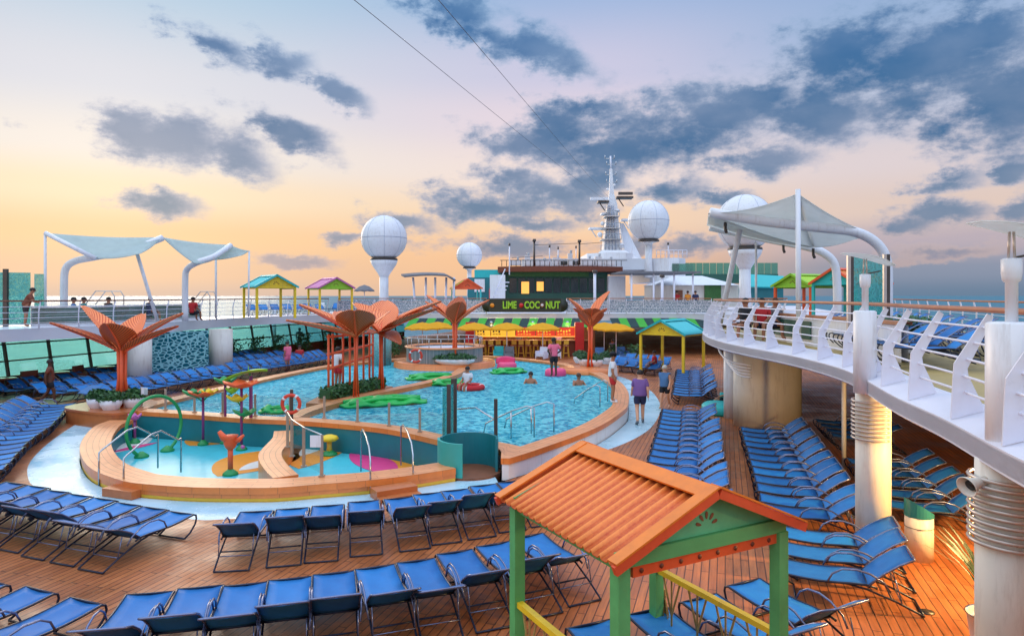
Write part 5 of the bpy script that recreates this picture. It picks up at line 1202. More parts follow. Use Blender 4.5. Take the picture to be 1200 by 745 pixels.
# curved pipe louvres tucked beneath the balcony tip
t=thing('pipe_louvre','fan of curved white pipes beneath the balcony tip','louvre',(6.6,21,2.4))
for k in range(5):
    b=MB(); b.tube(spline([P(841+2*k,406+3.5*k,22.4),P(846+3*k,416+4*k,21.6),P(858+2.5*k,424+4*k,20.9),P(880,428+3.5*k,20.6)],4),.03,6); b.build('pipe','white_paint',t,world=True)
for (px,py,Y,l) in ((320,248,35,'bent tubular handrail loop behind the left canopy, nearer one'),(355,0,36,'x')):
    pass
for k,(a_,c_,Y) in enumerate(((100,134,33),(224,246,36.5))):
    x0=(a_-600)/800*Y; x1=(c_-600)/800*Y; t=thing('stair_handrail','bent steel stair handrail on the left upper deck, {} one'.format('left' if k==0 else 'right'),'handrail',(x0,Y,ZU),0,'stair handrails on the left upper deck')
    for dy in(0,.8): b=MB(); b.tube([(x0,Y+dy,ZU+.9),(x0+.5,Y+dy,ZU+1.55),(x1-.15,Y+dy,ZU+1.55),(x1,Y+dy,ZU+1.3),(x1,Y+dy,ZU)],.025,6); b.build('rail','steel',t,world=True)
# ================================================================ radomes and superstructure
def radome(px,py,Y,r,zb,label,band=True,cup=.62):
    t=thing('radome',label,'radome',((px-600)/800*Y,Y,zb)); zc=CH-(py-HY)/800*Y-zb
    b=MB(); prof=[]
    for k in range(17):
        a=R(-62+152*k/16) if band else R(-66+156*k/16); prof.append((max(1e-4,r*math.cos(a)),zc+r*math.sin(a)))
    b.lathe(prof,(0,0,0),32); o=b.build('dome','white_paint',t)
    m=MB(); m.tube([(math.cos(2*math.pi*k/48)*(r+.005),math.sin(2*math.pi*k/48)*(r+.005),zc) for k in range(48)],.018,4,closed=True)
    for q in range(8):
        a=q*math.pi/4+.2; m.tube([(math.cos(a)*math.cos(R(e))*(r+.004),math.sin(a)*math.cos(R(e))*(r+.004),zc+math.sin(R(e))*(r+.004)) for e in range(-60,85,12)],.015,4)
    m.build('panel_seam','seam_grey',o)
    z1=prof[0][1]; r1=prof[0][0]
    b=MB(); b.lathe([(r1*1.25,z1-.02),(r1*1.28,z1-.18)],(0,0,0),28); b.build('band','dark_steel',t)
    b=MB(); b.lathe([(r1*1.28,z1-.2),(r1*1.15,z1-.55),(r1*.55,z1-1.35),(r1*.42,z1-1.6)] if band else [(r1*1.1,z1-.2),(r1*.5,z1-.35),(r1*.45,z1-.5)],(0,0,0),28); b.build('cup','white_paint',t)
    zz=z1-1.6 if band else z1-.5
    b=MB(); b.lathe([(r1*.42,zz),(r1*.42,zz*.5),(r1*.55,0)],(0,0,0),20); b.build('pedestal','white_paint',t)
    return t
mat('seam_grey',(170,178,196),.5)
radome(450,279,58,1.92,ZU,'large white radome on a funnel shaped pedestal left of the mast')
radome(550,299,88,1.65,ZU,'smallest white radome, between the left radome and the mast',False)
radome(760,259,66,1.98,6.0,'white radome on a slim pedestal just right of the mast',False)
radome(873,261,50,2.05,ZU,'white radome partly hidden behind the right canopy')
# bridge lounge with dark glazing
t=thing('lounge_building','dark glazed lounge building with a broad brown roof overhang under the mast','building',(2.5,62,ZU))
def bx(name,m,x0,x1,y0,y1,Y,dep,parent,kind=None):
    a=P(x0,y1,Y); c=P(x1,y0,Y); b=MB(); b.box(((a.x+c.x)/2,Y+dep/2,(a.z+c.z)/2),(c.x-a.x,dep,c.z-a.z)); return b.build(name,m,parent,world=True)
bx('wall','slate_green',592,712,319,368,62,10,t)
for i in range(11): bx('window','dark_glass',597+i*10.3,605.5+i*10.3,326,343,61.9,.1,t)
bx('lit_window','window_glow',611,620,330,344,61.7,.1,t); bx('lit_window','window_glow',629,637,330,341,61.7,.1,t)
bx('cladding','leaf_mid',596,690,318,324,61.6,.3,t)
b=MB(); a=P(583,318,60); c=P(732,318,60); b.prism([(a.x,a.y+1),(a.x+3,a.y-.6),(c.x-3,c.y-.6),(c.x,c.y+1),(c.x,c.y+13),(a.x,a.y+13)],P(0,318,60).z,P(0,312,60).z); b.build('roof','roof_brown',t,world=True) if 'roof_brown' in MATS else b.build('roof','rust',t,world=True)
bx('white_wall','white_paint',574,592,322,368,60,6,t); bx('white_wall','white_paint',713,733,323,368,61,6,t)
b=MB(); 
for i in range(26): x=P(588+i*5.6,312,61).x; b.tube([(x,61,P(0,312,61).z),(x,61,P(0,305,61).z)],.03,4)
b.tube([P(586,305,61),P(735,305,61)],.03,4); b.build('roof_rail','dark_steel',t,world=True)
# upper white superstructure
t=thing('bridge_superstructure','white stepped superstructure carrying the mast','superstructure',(8,66,6.4))
b=MB(); z0=P(0,316,66).z; z1=P(0,303,66).z
def prof(xs,Y0,Y1,z0,z1,name,m):
    b=MB(); a=P(xs[0],0,Y0).x; c=P(xs[1],0,Y0).x; b.prism([(a,Y0+1.5),(a+1.5,Y0),(c-1,Y0),(c,Y0+1.5),(c,Y1),(a,Y1)],z0,z1); return b.build(name,m,t,world=True)
prof((612,770),66,80,z0,z1,'lower_tier','hull_white'); prof((765,808),65,78,P(0,330,65).z,P(0,302,65).z,'side_tier','white_paint'); prof((690,745),68,78,z1+.002,P(0,296,68).z,'upper_tier','white_paint')
bx('window_band','dark_glass',655,700,306,310,65.9,.1,t); bx('green_screen','green_glass',788,812,309,318,64.9,.1,t)
b=MB(); x0=P(770,0,65).x; x1=P(806,0,65).x; zt=P(0,302,65).z
for i in range(8): x=x0+(x1-x0)*i/7; b.tube([(x,65.3,zt),(x,65.3,zt+.75)],.03,4)
b.tube([(x0,65.3,zt+.75),(x1,65.3,zt+.75)],.03,4); b.tube([(x0,65.3,zt+.4),(x1,65.3,zt+.4)],.02,4); b.build('roof_rail','rail_white',t,world=True)
# sloping fairing under the mast
b=MB(); k=b.add([P(690,304,69),P(750,304,69),P(706,293,71),P(732,293,71),P(690,304,76),P(750,304,76),P(706,293,74),P(732,293,74)])
for q in((0,1,3,2),(4,6,7,5),(0,2,6,4),(1,5,7,3),(2,3,7,6)): b.face([k+i for i in q])
b.build('fairing','white_paint',t,world=True)
# mast
t=thing('main_mast','tall white lattice topped radar mast on the centreline','mast',P(717,300,73))
def taper(x0,y0,w0,x1,y1,w1,Y,name,m='white_paint',dep=1.0):
    a=P(x0,y0,Y); c=P(x1,y1,Y); s=Y/800; b=MB(); k=b.add([(a.x-w0*s/2,Y-dep*w0*s/2,a.z),(a.x+w0*s/2,Y-dep*w0*s/2,a.z),(a.x+w0*s/2,Y+dep*w0*s/2,a.z),(a.x-w0*s/2,Y+dep*w0*s/2,a.z),(c.x-w1*s/2,Y-dep*w1*s/2,c.z),(c.x+w1*s/2,Y-dep*w1*s/2,c.z),(c.x+w1*s/2,Y+dep*w1*s/2,c.z),(c.x-w1*s/2,Y+dep*w1*s/2,c.z)])
    for q in((0,1,5,4),(1,2,6,5),(2,3,7,6),(3,0,4,7),(4,5,6,7),(3,2,1,0)): b.face([k+i for i in q])
    return b.build(name,m,t,world=True)
taper(716,305,22,717,240,11,73,'lower_tower'); taper(717,240,11,716.5,228,5.5,73,'shoulder'); taper(716.5,228,5.5,716,198,2.6,73,'upper_tower')
taper(742,305,18,728,262,5,74,'rear_leg')
b=MB(); b.tube([P(716,200,73),P(715.5,183,73)],.09,8); b.build('top_pole','rail_white',t,world=True)
for y,x0,x1 in((186,709,720),(193,711,722),(205,710,722),(214,711,723)): b=MB(); b.tube([P(x0,y,73),P(x1,y,73)],.05,6); b.tube([P(x0,y,73),P(x0,y-4,73)],.05,6); b.tube([P(x1,y,73),P(x1,y-4,73)],.05,6); b.build('crosstree','steel',t,world=True)
for y,x0,x1,m_ in((237,700,713,'dark_steel'),(232,722,741,'dark_steel'),(251,704,712,'white_paint'),(268,690,712,'white_paint'),(258,728,738,'white_paint')):
    b=MB(); a=P(x0,y,73); c=P(x1,y,73); b.box(((a.x+c.x)/2,73,a.z),(c.x-a.x,1.4,.18)); b.tube([a+Vector((.2,0,0)),a+Vector((.8,0,-.9))],.06,6); b.build('platform',m_,t,world=True)
b=MB(); a=P(702,234,72); b.box((a.x,a.y,a.z+.1),(1.9,.3,.28)); b.build('radar_bar','white_paint',t,world=True)
b=MB(); a=P(733,229,72); b.box((a.x,a.y,a.z+.2),(1.5,.3,.28)); b.build('radar_bar','dark_steel',t,world=True)
b=MB(); 
for k in range(11): zz=P(0,298-5.5*k,72).z; b.box((P(713,0,72).x,72.2,zz),(.5,.06,.07))
b.build('ladder','steel',t,world=True)
for k,x in enumerate((709,713.5,718,722.5)):
    b=MB(); b.tube([P(x-(0),303,71.9),P(715.5+(x-716)*.45,241,72.4)],.05,5); b.build('lattice_rib','seam_grey',t,world=True)
for y,x0,x1 in((294,703,730),(281,704,727),(268,706,726),(254,708,725)):
    b=MB(); a=P(x0,y,72.3); c=P(x1,y,72.3); b.box(((a.x+c.x)/2,72.6,a.z),(c.x-a.x,2.0,.1))
    for q in range(6): xx=a.x+(c.x-a.x)*q/5; b.tube([(xx,71.65,a.z),(xx,71.65,a.z+.55)],.025,4)
    b.tube([(a.x,71.65,a.z+.55),(c.x,71.65,a.z+.55)],.03,4); b.build('service_platform','steel',t,world=True)
for y,x,r_ in((262,706,.22),(275,703,.28),(247,724,.2),(288,728,.3),(222,712,.14),(217,720,.14)):
    b=MB(); p=P(x,y,72); b.ball(p,r_,10); b.build('antenna_dome','white_paint',t,world=True)
for i,(px,py,w_,h_) in enumerate(((604,311,1.1,.5),(618,311,.5,.9),(634,311,1.6,.4),(652,311,.7,.7),(668,311,.4,1.1),(688,311,1.2,.6),(701,311,.6,.8),(714,311,.9,.5))):
    p=P(px,py,63); t2=thing('roof_vent','small white ventilation box on the lounge roof, {} from the left'.format(ORD[i+1]),'vent',(p.x,p.y,p.z),0,'vents on the lounge roof')
    b=MB(); b.box((0,0,h_/2),(w_,.8,h_)); b.build('housing','white_paint',t2); b=MB(); b.lathe([(.1,h_),(.1,h_+.2),(.18,h_+.25),(.001,h_+.3)],(w_*.2,0,0),10); b.build('cowl','steel',t2)
# whip aerials and lamp posts
for i,(x,y0,y1,Y,r,l) in enumerate(((597,322,288,58,.05,'thin floodlight post left of the lounge roof'),(626,312,283,60,.09,'dark aerial pole at the left of the lounge roof'),(644,310,290,60,.05,'short aerial on the lounge roof, left of the tall one'),(679,310,284,60,.09,'tall dark aerial pole near the middle of the lounge roof'),(654,310,292,60,.04,'short whip aerial in the middle of the lounge roof'),(675,310,291,60,.04,'short whip aerial beside the tall dark pole'),(783,303,287,64,.05,'short aerial on the right white block'),(697,368,320,52,.11,'white post standing in front of the lounge'),(776,368,325,53,.11,'white post under the right flat awning'))):
    p=P(x,y0,Y); q=P(x,y1,Y); t=thing('aerial_pole' if Y>55 else 'awning_post',l,'pole',p); b=MB(); b.tube([p,q],r,8); b.build('shaft','dark_steel' if r==.09 else 'rail_white',t,world=True); b=MB(); b.tube([q,q+Vector((0,0,.22))],r*1.8,8); b.build('tip','dark_steel',t,world=True)
# rigging wires
t=thing('zip_wires','two thin steel wires running from overhead down to the mast','wires',P(700,232,72))
for a,c in((P(395,-16,12),P(711,236,72)),(P(500,-16,12),P(718,236,72))): b=MB(); b.tube([a,(a+c)/2-Vector((0,0,.15)),c],.007,5); b.build('wire','cloth_grey',t,world=True)
for y,x0,x1 in((300,600,636),(285,626,680),(284,680,706)):
    b=MB(); b.tube([P(x0,y+2,60),P(x1,y,60)],.02,4); b.build('stay','dark_steel',t,world=True)
# flat awnings and tents on the far deck
t=thing('flat_awning','flat grey awning on slim posts right of the lounge building','awning',P(760,320,55))
b=MB(); a=P(727,320,55); c=P(822,321,55); b.prism([(a.x,55),(c.x,55),(c.x-1,61),(a.x,61)],a.z,a.z+.15); b.build('roof','cloth_grey',t,world=True)
for x in(740,766,790,812): b=MB(); b.tube([P(x,368,55.3),P(x,320,55.3)],.08,8); b.build('post','rail_white',t,world=True)
t=thing('white_tent','long white tent roof behind the far railing on the right','tent',P(810,335,60))
b=MB(); z_=P(0,334,60).z; zr=P(0,322,60).z; x0=P(768,0,60).x; x1=P(866,0,60).x; k=b.add([(x0,60,z_),(x1,60,z_),(x1,66,z_),(x0,66,z_),(x0+2.4,63,zr),(x1-2.4,63,zr)])
for q in((0,1,5,4),(2,3,4,5),(0,4,3),(1,2,5)): b.face([k+i for i in q])
b.build('roof','white_paint',t,world=True); bx('wall','cream_paint',768,866,333.5,360,60.5,5,t); bx('doorway','brown_wood',790,800,340,360,60.4,.1,t); bx('planting','leaf_mid',826,845,334,358,60.3,.2,t)
t=thing('wind_screen','long dark green wind screen behind the white tent','wind screen',P(860,315,68))
for i in range(14): bx('pane','green_glass',800+i*8,807.4+i*8,308,321,68,.08,t)
bx('base','slate_green',800,912,321,332,68,.3,t)
t=thing('pavilion','turquoise roofed pavilion with sloping white canvas behind the right canopy','pavilion',P(895,330,56))
b=MB(); k=b.add([P(880,322,56),P(918,324,56),P(922,337,54),P(874,336,54),P(880,322,60),P(918,324,60)]); b.face((k,k+1,k+2,k+3)); b.face((k,k+4,k+5,k+1)); b.build('roof','turq_paint',t,world=True,solid=.1); bx('wall','deep_teal',880,918,337,352,55,3,t)
# left group around the small radome
t=thing('flat_awning','grey slatted awning on white posts right of the left radome','awning',P(508,325,56))
b=MB(); b.grid(lambda u,v: P(474+60*u-4*v,324-2*math.sin(u*3.1)-2*v+5*max(0,u-.85)/.15,54+6*v),12,4); b.build('roof','cloth_grey',t,world=True,solid=.15)
for x,tl in((487,-3),(499,0),(510,0),(522,1),(531,1)): b=MB(); b.tube([P(x,366,55),P(x+tl,325,55)],.09,8); b.build('post','rail_white',t,world=True)
t=thing('stage_house','mint green roofed structure with white side walls beside the lounge building','house',P(568,335,66))
bx('roof','turq_green' if 'turq_green' in MATS else 'turq_paint',556,590,316,325,66,6,t); bx('wall','deep_teal',548,578,325,366,66,5,t); bx('wall','white_paint',556,568,327,342,65.8,.2,t); bx('door','red_paint',573,582,338,366,65,.4,t); 
t=thing('deck_staircase','open white staircase beside the lounge building','staircase',P(586,345,57))
for k in range(9): a=P(577+k*1.7,366-k*4.4,57); b=MB(); b.box((a.x,57,a.z),(.9,.9,.07)); b.build('tread','rail_white',t,world=True)
b=MB(); b.tube([P(575,356,56.5),P(592,315,56.5)],.05,6); b.build('handrail','rail_white',t,world=True)
p=P(593,366,57); 
umbrella(P(427,0,52).x,52,ZU,'small grey parasol on the far left deck beside the radome',.75,1.75+.4,'cloth_grey',None)
# ================================================================ hot tub, planters, palm sculptures
tc_=Vector((-3.8,38.6,0))
t=thing('hot_tub','round raised hot tub with grey tiled wall and glass rail','hot tub',tc_)
b=MB(); b.lathe([(2.15,.5),(2.15,1.36),(2.2,1.42),(1.85,1.43),(1.82,1.2)],(0,0,0),48,caps=False); b.build('tub_wall','gray_tile',t)
b=MB(); b.lathe([(2.24,1.40),(2.24,1.47),(1.82,1.47),(1.82,1.40)],(0,0,0),48,caps=False); b.build('rim','coping_tile',t)
b=MB(); b.lathe([(1.84,1.33),(.001,1.33)],(0,0,0),36,caps=False); b.build('tub_water','rail_white',t)
b=MB(); b.tube([(math.cos(2*math.pi*k/40)*2.1,math.sin(2*math.pi*k/40)*2.1,1.95) for k in range(40)],.025,6,closed=True)
b.build('top_rail','steel',t)
for k in range(20): a=2*math.pi*k/20; b=MB(); b.tube([(math.cos(a)*2.1,math.sin(a)*2.1,1.45),(math.cos(a)*2.1,math.sin(a)*2.1,1.95)],.02,5); b.build('rail_post','steel',t)
b=MB(); b.lathe([(2.85,-.9),(2.85,.62),(2.15,.62)],(0,0,0),48,caps=False); b.build('ledge','coping_side',t)
lifebuoy(P(487,417,36.2),.32,'red lifebuoy hung on the hot tub wall')
def shrub(c,r,pot,label,group,sz=.75,ovalx=1.0,hgt=None,rz=0,nleaf=420):
    t=thing('shrub_planter',label,'planter',c,rz,group); h=pot
    b=MB(); b.lathe([(r*.62,0),(r*.9,h*.5),(r*.96,h),(r*.86,h),(r*.82,h*.8)],(0,0,0),20,sx=ovalx,caps=False); b.lathe([(r*.84,h*.85),(.001,h*.85)],(0,0,0),16,sx=ovalx,caps=False); b.build('pot','white_paint',t)
    b=MB(); rr=random.Random(int(abs(c[0])*100))
    for k in range(nleaf):
        a=rr.uniform(0,6.28); e=math.asin(rr.uniform(-.1,1)); q=rr.uniform(.72,1.06)
        p=Vector((math.cos(a)*math.cos(e)*r*ovalx*q,math.sin(a)*math.cos(e)*r*q,h+.02+math.sin(e)*r*sz*q)); d=Vector((rr.uniform(-1,1),rr.uniform(-1,1),rr.uniform(-.3,1))).normalized(); s=rr.uniform(.05,.09); x=d.orthogonal().normalized()
        n0=b.add([p-d*s,p+x*s*.5,p+d*s,p-x*s*.5]); b.cur=0 if k%3 else 1; b.face((n0,n0+1,n0+2,n0+3))
    b.cur=0; b.ball((0,0,h),r*.74,10,sz*.95); o=b.build('foliage',['leaf_dark','leaf_mid'],t); 
    if ovalx!=1: o.scale=(1,1,1)
    return t
# left planter platform
t=thing('planter_platform','low orange tiled platform under the left palm sculpture','platform',(-14.0,23.6,0)); b=MB()
pl=spline([(-15.2,23.3),(-14.2,22.5),(-12.9,22.0),(-12.3,22.6),(-12.6,24.2),(-13.6,25.0),(-14.8,24.7)],5,True); b.prism([(p.x,p.y) for p in pl],0,.44); b.build('base','coping_side',t,world=True); b=MB(); b.prism([(p.x,p.y) for p in offset(pl,-.04 if area(pl)>0 else .04)],.44,.515); b.build('top','coping_side',t,world=True)
for x,y,l in((115,478,'far left'),(130,480,'next to the trunk'),(156,477,'right of the trunk')): shrub(W(x,y,.5),.36,.34,'white bowl of round shrub on left platform, '+l,'shrub bowls on the left platform')
t=thing('planter_platform','round tan platform with white tiled side under the right palm sculpture','platform',(3.95,35.4,0)); b=MB(); b.lathe([(1.5,-.9),(1.5,.34)],(0,0,0),36,caps=False); b.build('base','gray_tile',t); b=MB(); b.lathe([(1.56,.34),(1.56,.53),(.001,.53)],(0,0,0),36,caps=False); b.build('top','coping_side',t)
for x,y,l in((680,425,'leftmost'),(686,428,'second'),(698,429,'just right of the trunk'),(711,426,'rightmost')): p=W(x,y,.53); shrub(p,.42,.36,'white bowl of shrub on right platform, '+l,'shrub bowls on the right platform',nleaf=300)
shrub(W(533,427,.62),.55,.3,'long white trough of low hedge at the foot of the hot tub','hot tub planter' if 0 else None,.5,2.1,nleaf=700)
def hedge(pa,pb,w,z0,z1,label):
    pa=Vector((pa[0],pa[1],0)); pb=Vector((pb[0],pb[1],0)); d=(pb-pa); L=d.length; d.normalize(); nn=Vector((-d.y,d.x,0)); rr=random.Random(3); t=thing('hedge',label,'hedge',((pa.x+pb.x)/2,(pa.y+pb.y)/2,z0))
    b=MB()
    for k in range(1500):
        u=rr.uniform(0,L); v=rr.uniform(-w/2,w/2); z=rr.uniform(z0,z1); 
        f=rr.choice((0,1,2)); 
        if f==0: v=w/2*rr.choice((-1,1))*rr.uniform(.85,1.1)
        elif f==1: z=z1+rr.uniform(-.05,.07)
        p=pa+d*u+nn*v; p.z=z; q=Vector((rr.uniform(-1,1),rr.uniform(-1,1),rr.uniform(-.3,1))).normalized(); s=rr.uniform(.05,.1); x=q.orthogonal().normalized(); n0=b.add([p-q*s,p+x*s*.5,p+q*s,p-x*s*.5]); b.cur=k%2; b.face((n0,n0+1,n0+2,n0+3))
    b.cur=0; b.bar(Vector((pa.x,pa.y,(z0+z1)/2)),Vector((pb.x,pb.y,(z0+z1)/2)),w*.85,(z1-z0)*.9); b.build('foliage',['leaf_dark','leaf_mid'],t,world=True)
hedge((-6.85,25.0),(-5.45,28.3),.55,.5,.85,'clipped hedge on the planter island beneath the palm sculptures')
# palm sculptures
def palm(base,htrunk,leaves,label,tr=.11,rz=0,group='orange metal palm sculptures'):
    t=thing('palm_sculpture',label,'sculpture',base,rz,group)
    b=MB()
    for k in range(4):
        a=k*math.pi/2+.4; b.tube([(math.cos(a)*tr*1.7,math.sin(a)*tr*1.7,0),(math.cos(a)*tr*.8,math.sin(a)*tr*.8,htrunk*.5),(math.cos(a)*tr,math.sin(a)*tr,htrunk)],tr*.55,8)
    b.build('trunk','coral_paint',t)
    for az,L,wd,rise,dr,m in leaves:
        az=R(az); d=Vector((math.cos(az),math.sin(az),0)); x=Vector((-d.y,d.x,0))
        def f(u,v,d=d,x=x,L=L,wd=wd,rise=rise,dr=dr):
            w_=1.22*wd*(math.sin(math.pi*min(1,.04+.92*u**.85))**.8)*(1-.2*u)
            s=(2*v-1); p=d*(L*(u*.9+.1*u*u))+Vector((0,0,htrunk-.1+rise*(u**.8)+dr*u*u))
            up=Vector((0,0,1))*(.55)+d*(-.5)
            return p+x*s*w_+up*(abs(s)**1.3*w_*.55)
        b=MB(); b.grid(f,16,10,lambda u,v:(2*v-1,u)); b.build('leaf',m,t,solid=.025)
        b=MB(); b.tube([f(u/10,.5)-Vector((0,0,.025)) for u in range(11)],[.05*(1-.07*u) for u in range(11)],6); b.build('midrib','coral_paint',t)
    return t
C1,C2='leaf_coral','leaf_rust'
palm(W(143,476,.5),1.92,[(-85,1.05,.52,1.05,0,C2),(160,1.9,.36,1.55,.05,C1),(185,2.35,.26,.95,.1,C2),(22,1.9,.36,1.3,.05,C1),(-12,2.2,.26,.85,.1,C2),(90,1.4,.4,1.3,0,C1)],'orange palm sculpture on the left platform, at the far left')
palm(Vector((-5.85,25.6,.5)),2.35,[(-80,1.3,.65,1.0,0,C2),(175,2.2,.34,1.1,.1,C1),(198,2.5,.30,.55,.1,C1),(60,1.9,.62,.9,0,C1),(130,1.6,.6,.9,0,C1)],'left one of the paired orange palm sculptures on the island',.055)
palm(Vector((-5.35,27.9,.5)),2.35,[(-95,1.3,.6,.2,-.15,C2),(18,2.5,.38,1.2,.1,C1),(2,2.3,.42,.9,.1,C2),(95,1.7,.6,1.3,0,C1),(150,1.5,.6,1.2,0,C1),(-40,1.2,.5,-.1,-.3,C2)],'right one of the paired orange palm sculptures on the island',.06)
palm(W(533,418,1.0)-Vector((0,0,.5)),2.3,[(-70,1.1,.5,1.25,0,C2),(165,1.7,.3,1.05,.2,C1),(150,1.9,.34,1.5,.1,C1),(15,1.9,.3,1.25,.1,C1),(80,1.2,.5,1.5,0,C2)],'orange palm sculpture in front of the hot tub',.1)
palm(W(692,430,.5),2.2,[(-90,.85,.62,1.0,0,C2),(170,1.15,.42,1.5,0,C1),(20,1.15,.46,1.9,0,C1),(-20,.9,.4,1.0,0,C1),(200,1.0,.4,1.0,0,C2)],'orange palm sculpture on the round right platform',.1)
# orange frame climbing out of the island
t=thing('bamboo_frame','orange bamboo style pole frame standing on the planter island','frame',(-6.2,26.3,.5))
for i,(x,y) in enumerate(((385,466),(390,464),(402,461),(410,462),(417,457),(426,455),(433,452),(437,450))):
    p=W(x,y,.5); b=MB(); b.tube([p,p+Vector((0,0,2.35))],.045,8); b.build('upright','coral_paint',t,world=True)
for za,zb in((2.1,2.2),(2.75,2.7),(1.55,1.75)):
    a=W(384,466,.5); c=W(437,450,.5); b=MB(); b.tube([(a.x,a.y,za),(c.x,c.y,zb)],.05,8); b.build('crossbar','coral_paint',t,world=True)
# mosaic tower right of it
p=W(446,428,.3); t=thing('mosaic_tower','teal mosaic tower beside the hot tub','tower',(p.x,p.y,0)); b=MB(); b.lathe([(.62,0),(.62,2.55)],(0,0,0),28); b.build('shaft','mosaic',t); b=MB(); b.lathe([(.75,2.56),(.75,2.66),(.1,3.0)],(0,0,0),24); b.build('cap','coral_paint',t); b=MB(); b.box((.35,-.55,1.25),(.08,.06,2.5)); b.build('pipe','dark_steel',t)
# litter bin, planter with spiky plant, balcony plants
t=thing('litter_bin','cream oval litter bin with slanted teal top beside the pillar','litter bin',W(1077,654)); r=.21
b=MB(); b.lathe([(r,0),(r,.72)],(0,0,0),28,caps=True); b.build('body','bin_cream' if 'bin_cream' in MATS else 'cream_paint',t)
b=MB(); n=28; a=b.add([(math.cos(2*math.pi*k/n)*(r+.006),math.sin(2*math.pi*k/n)*(r+.006),.70) for k in range(n)]+[(math.cos(2*math.pi*k/n)*(r+.006),math.sin(2*math.pi*k/n)*(r+.006),.86-.13*math.cos(2*math.pi*k/n)) for k in range(n)])
for k in range(n): b.face((a+k,a+(k+1)%n,a+n+(k+1)%n,a+n+k))
b.face([a+n+k for k in range(n)]); b.build('slanted_top','deep_teal',t)
b=MB(); b.tube([(math.cos(2*math.pi*k/28)*(r+.004),math.sin(2*math.pi*k/28)*(r+.004),.53) for k in range(28)],.005,4,closed=True); b.build('seam','dark_steel',t)
def spiky(c,r,h,label,n=34,L=.75,m='leaf_mid'):
    t=thing('potted_plant',label,'plant',c); b=MB(); b.lathe([(r*.7,0),(r,h),(r*1.04,h),(r*.9,h),(r*.88,h*.9),(.001,h*.9)],(0,0,0),28,caps=False); b.build('pot','white_paint',t); rr=random.Random(5); b=MB()
    for k in range(n):
        a=rr.uniform(0,6.28); lean=rr.uniform(.1,.75); l=L*rr.uniform(.6,1.1); w_=.028; pts=[]
        d=Vector((math.cos(a),math.sin(a),0)); x=Vector((-d.y,d.x,0)); prev=None
        for q in range(6):
            u=q/5; p=d*(.04+lean*l*u*u*.9+.05*u)+Vector((0,0,h*.9+l*u*(1-.35*lean*u))); ww=w_*(1-u)**.6*(.6+u) ; i0=b.add([p-x*ww,p+x*ww])
            if prev is not None: b.cur=k%2; b.face((prev,prev+1,i0+1,i0))
            prev=i0
    b.cur=0; b.build('leaves',[m,'leaf_dark'],t); return t
spiky(Vector((5.70,8.1,0)),.27,.52,'white pot with dark spiky leaves at the bottom right beside the pillar',60,1.15,'leaf_dark')
spiky(P(473,345,53)+Vector((0,0,-1.3)),.3,.5,'small potted plant by the far left railing',20,.8,'leaf_dark')
b=MB(); rr=random.Random(9)
t=thing('trough_planting','green leafy trough planting along the balcony wall','planter',(9.0,16.5,ZU)); b.box((9.2,16.3,ZU+.2),(1.2,.5,.4)); b.build('trough','white_paint',t,world=True); b=MB()
for k in range(500):
    p=Vector((rr.uniform(8.6,9.9),rr.uniform(16.0,16.6),ZU+.4+rr.uniform(0,.45))); q=Vector((rr.uniform(-1,1),rr.uniform(-1,1),rr.uniform(-.3,1))).normalized(); s=rr.uniform(.05,.1); x=q.orthogonal().normalized(); n0=b.add([p-q*s,p+x*s*.5,p+q*s,p-x*s*.5]); b.cur=k%2; b.face((n0,n0+1,n0+2,n0+3))
b.build('foliage',['leaf_dark','leaf_mid'],t,world=True)
b=MB(); p=W(1087,717); b.lathe([(.09,0),(.09,.012),(.001,.014)],(0,0,0),20); o=b.build('deck_drain','dark_steel'); o.location=p; tag(o,'small round dark drain cover in the bare planks','drain cover')
# round daybed
p=W(852,484); t=thing('daybed','round teal daybed cushion beside the wide column','daybed',(p.x,p.y,0)); b=MB(); b.lathe([(.85,0),(.9,.1),(.9,.28),(.8,.36),(.001,.37)],(0,0,0),32); b.build('cushion','turq_paint',t); b=MB(); b.grid(lambda u,v:Vector(((.82)*math.cos(R(-60+150*u)),.82*math.sin(R(-60+150*u)),.34+.3*v)),14,3); b.build('backrest','turq_paint',t,solid=.14)
# warm ceiling lamps beneath the starboard deck
for i,(x,y,e,l) in enumerate(((8.1,9.3,1100,'nearest round ceiling lamp under the right upper deck'),(6.7,6.0,150,'round ceiling lamp under the deck at the right edge'))):
    t=thing('ceiling_lamp',l,'ceiling lamp',(x,y,2.60)); b=MB(); b.lathe([(.16,.05),(.16,.0),(.13,0)],(0,0,0),20,caps=False); b.build('rim','steel',t); b=MB(); b.lathe([(.13,.02),(.001,.01)],(0,0,0),20,caps=False); b.build('lens','lamp_glow',t)
    ld=bpy.data.lights.new('ceiling_light','POINT'); ld.energy=e; ld.color=(1,.64,.24); ld.shadow_soft_size=.12; lo=bpy.data.objects.new('ceiling_light',ld); col.objects.link(lo); lo.location=(0,0,-.14); lo.parent=t
for i,(x,y) in enumerate(((-1.5,49.3),(1.5,49.3),(4,49.3))):
    t=thing('ceiling_lamp','{} warm lamp above the bar counter from the left'.format(ORD[i+1]),'ceiling lamp',(x,y,2.32)); b=MB(); b.lathe([(.02,.12),(.12,.1),(.12,.0)],(0,0,0),16,caps=False); b.build('rim','steel',t); b=MB(); b.lathe([(.11,.02),(.001,.01)],(0,0,0),16,caps=False); b.build('lens','lamp_glow',t)
    ld=bpy.data.lights.new('ceiling_light','POINT'); ld.energy=140; ld.color=(1,.7,.4); ld.shadow_soft_size=.15; lo=bpy.data.objects.new('ceiling_light',ld); col.objects.link(lo); lo.location=(0,0,-.14); lo.parent=t
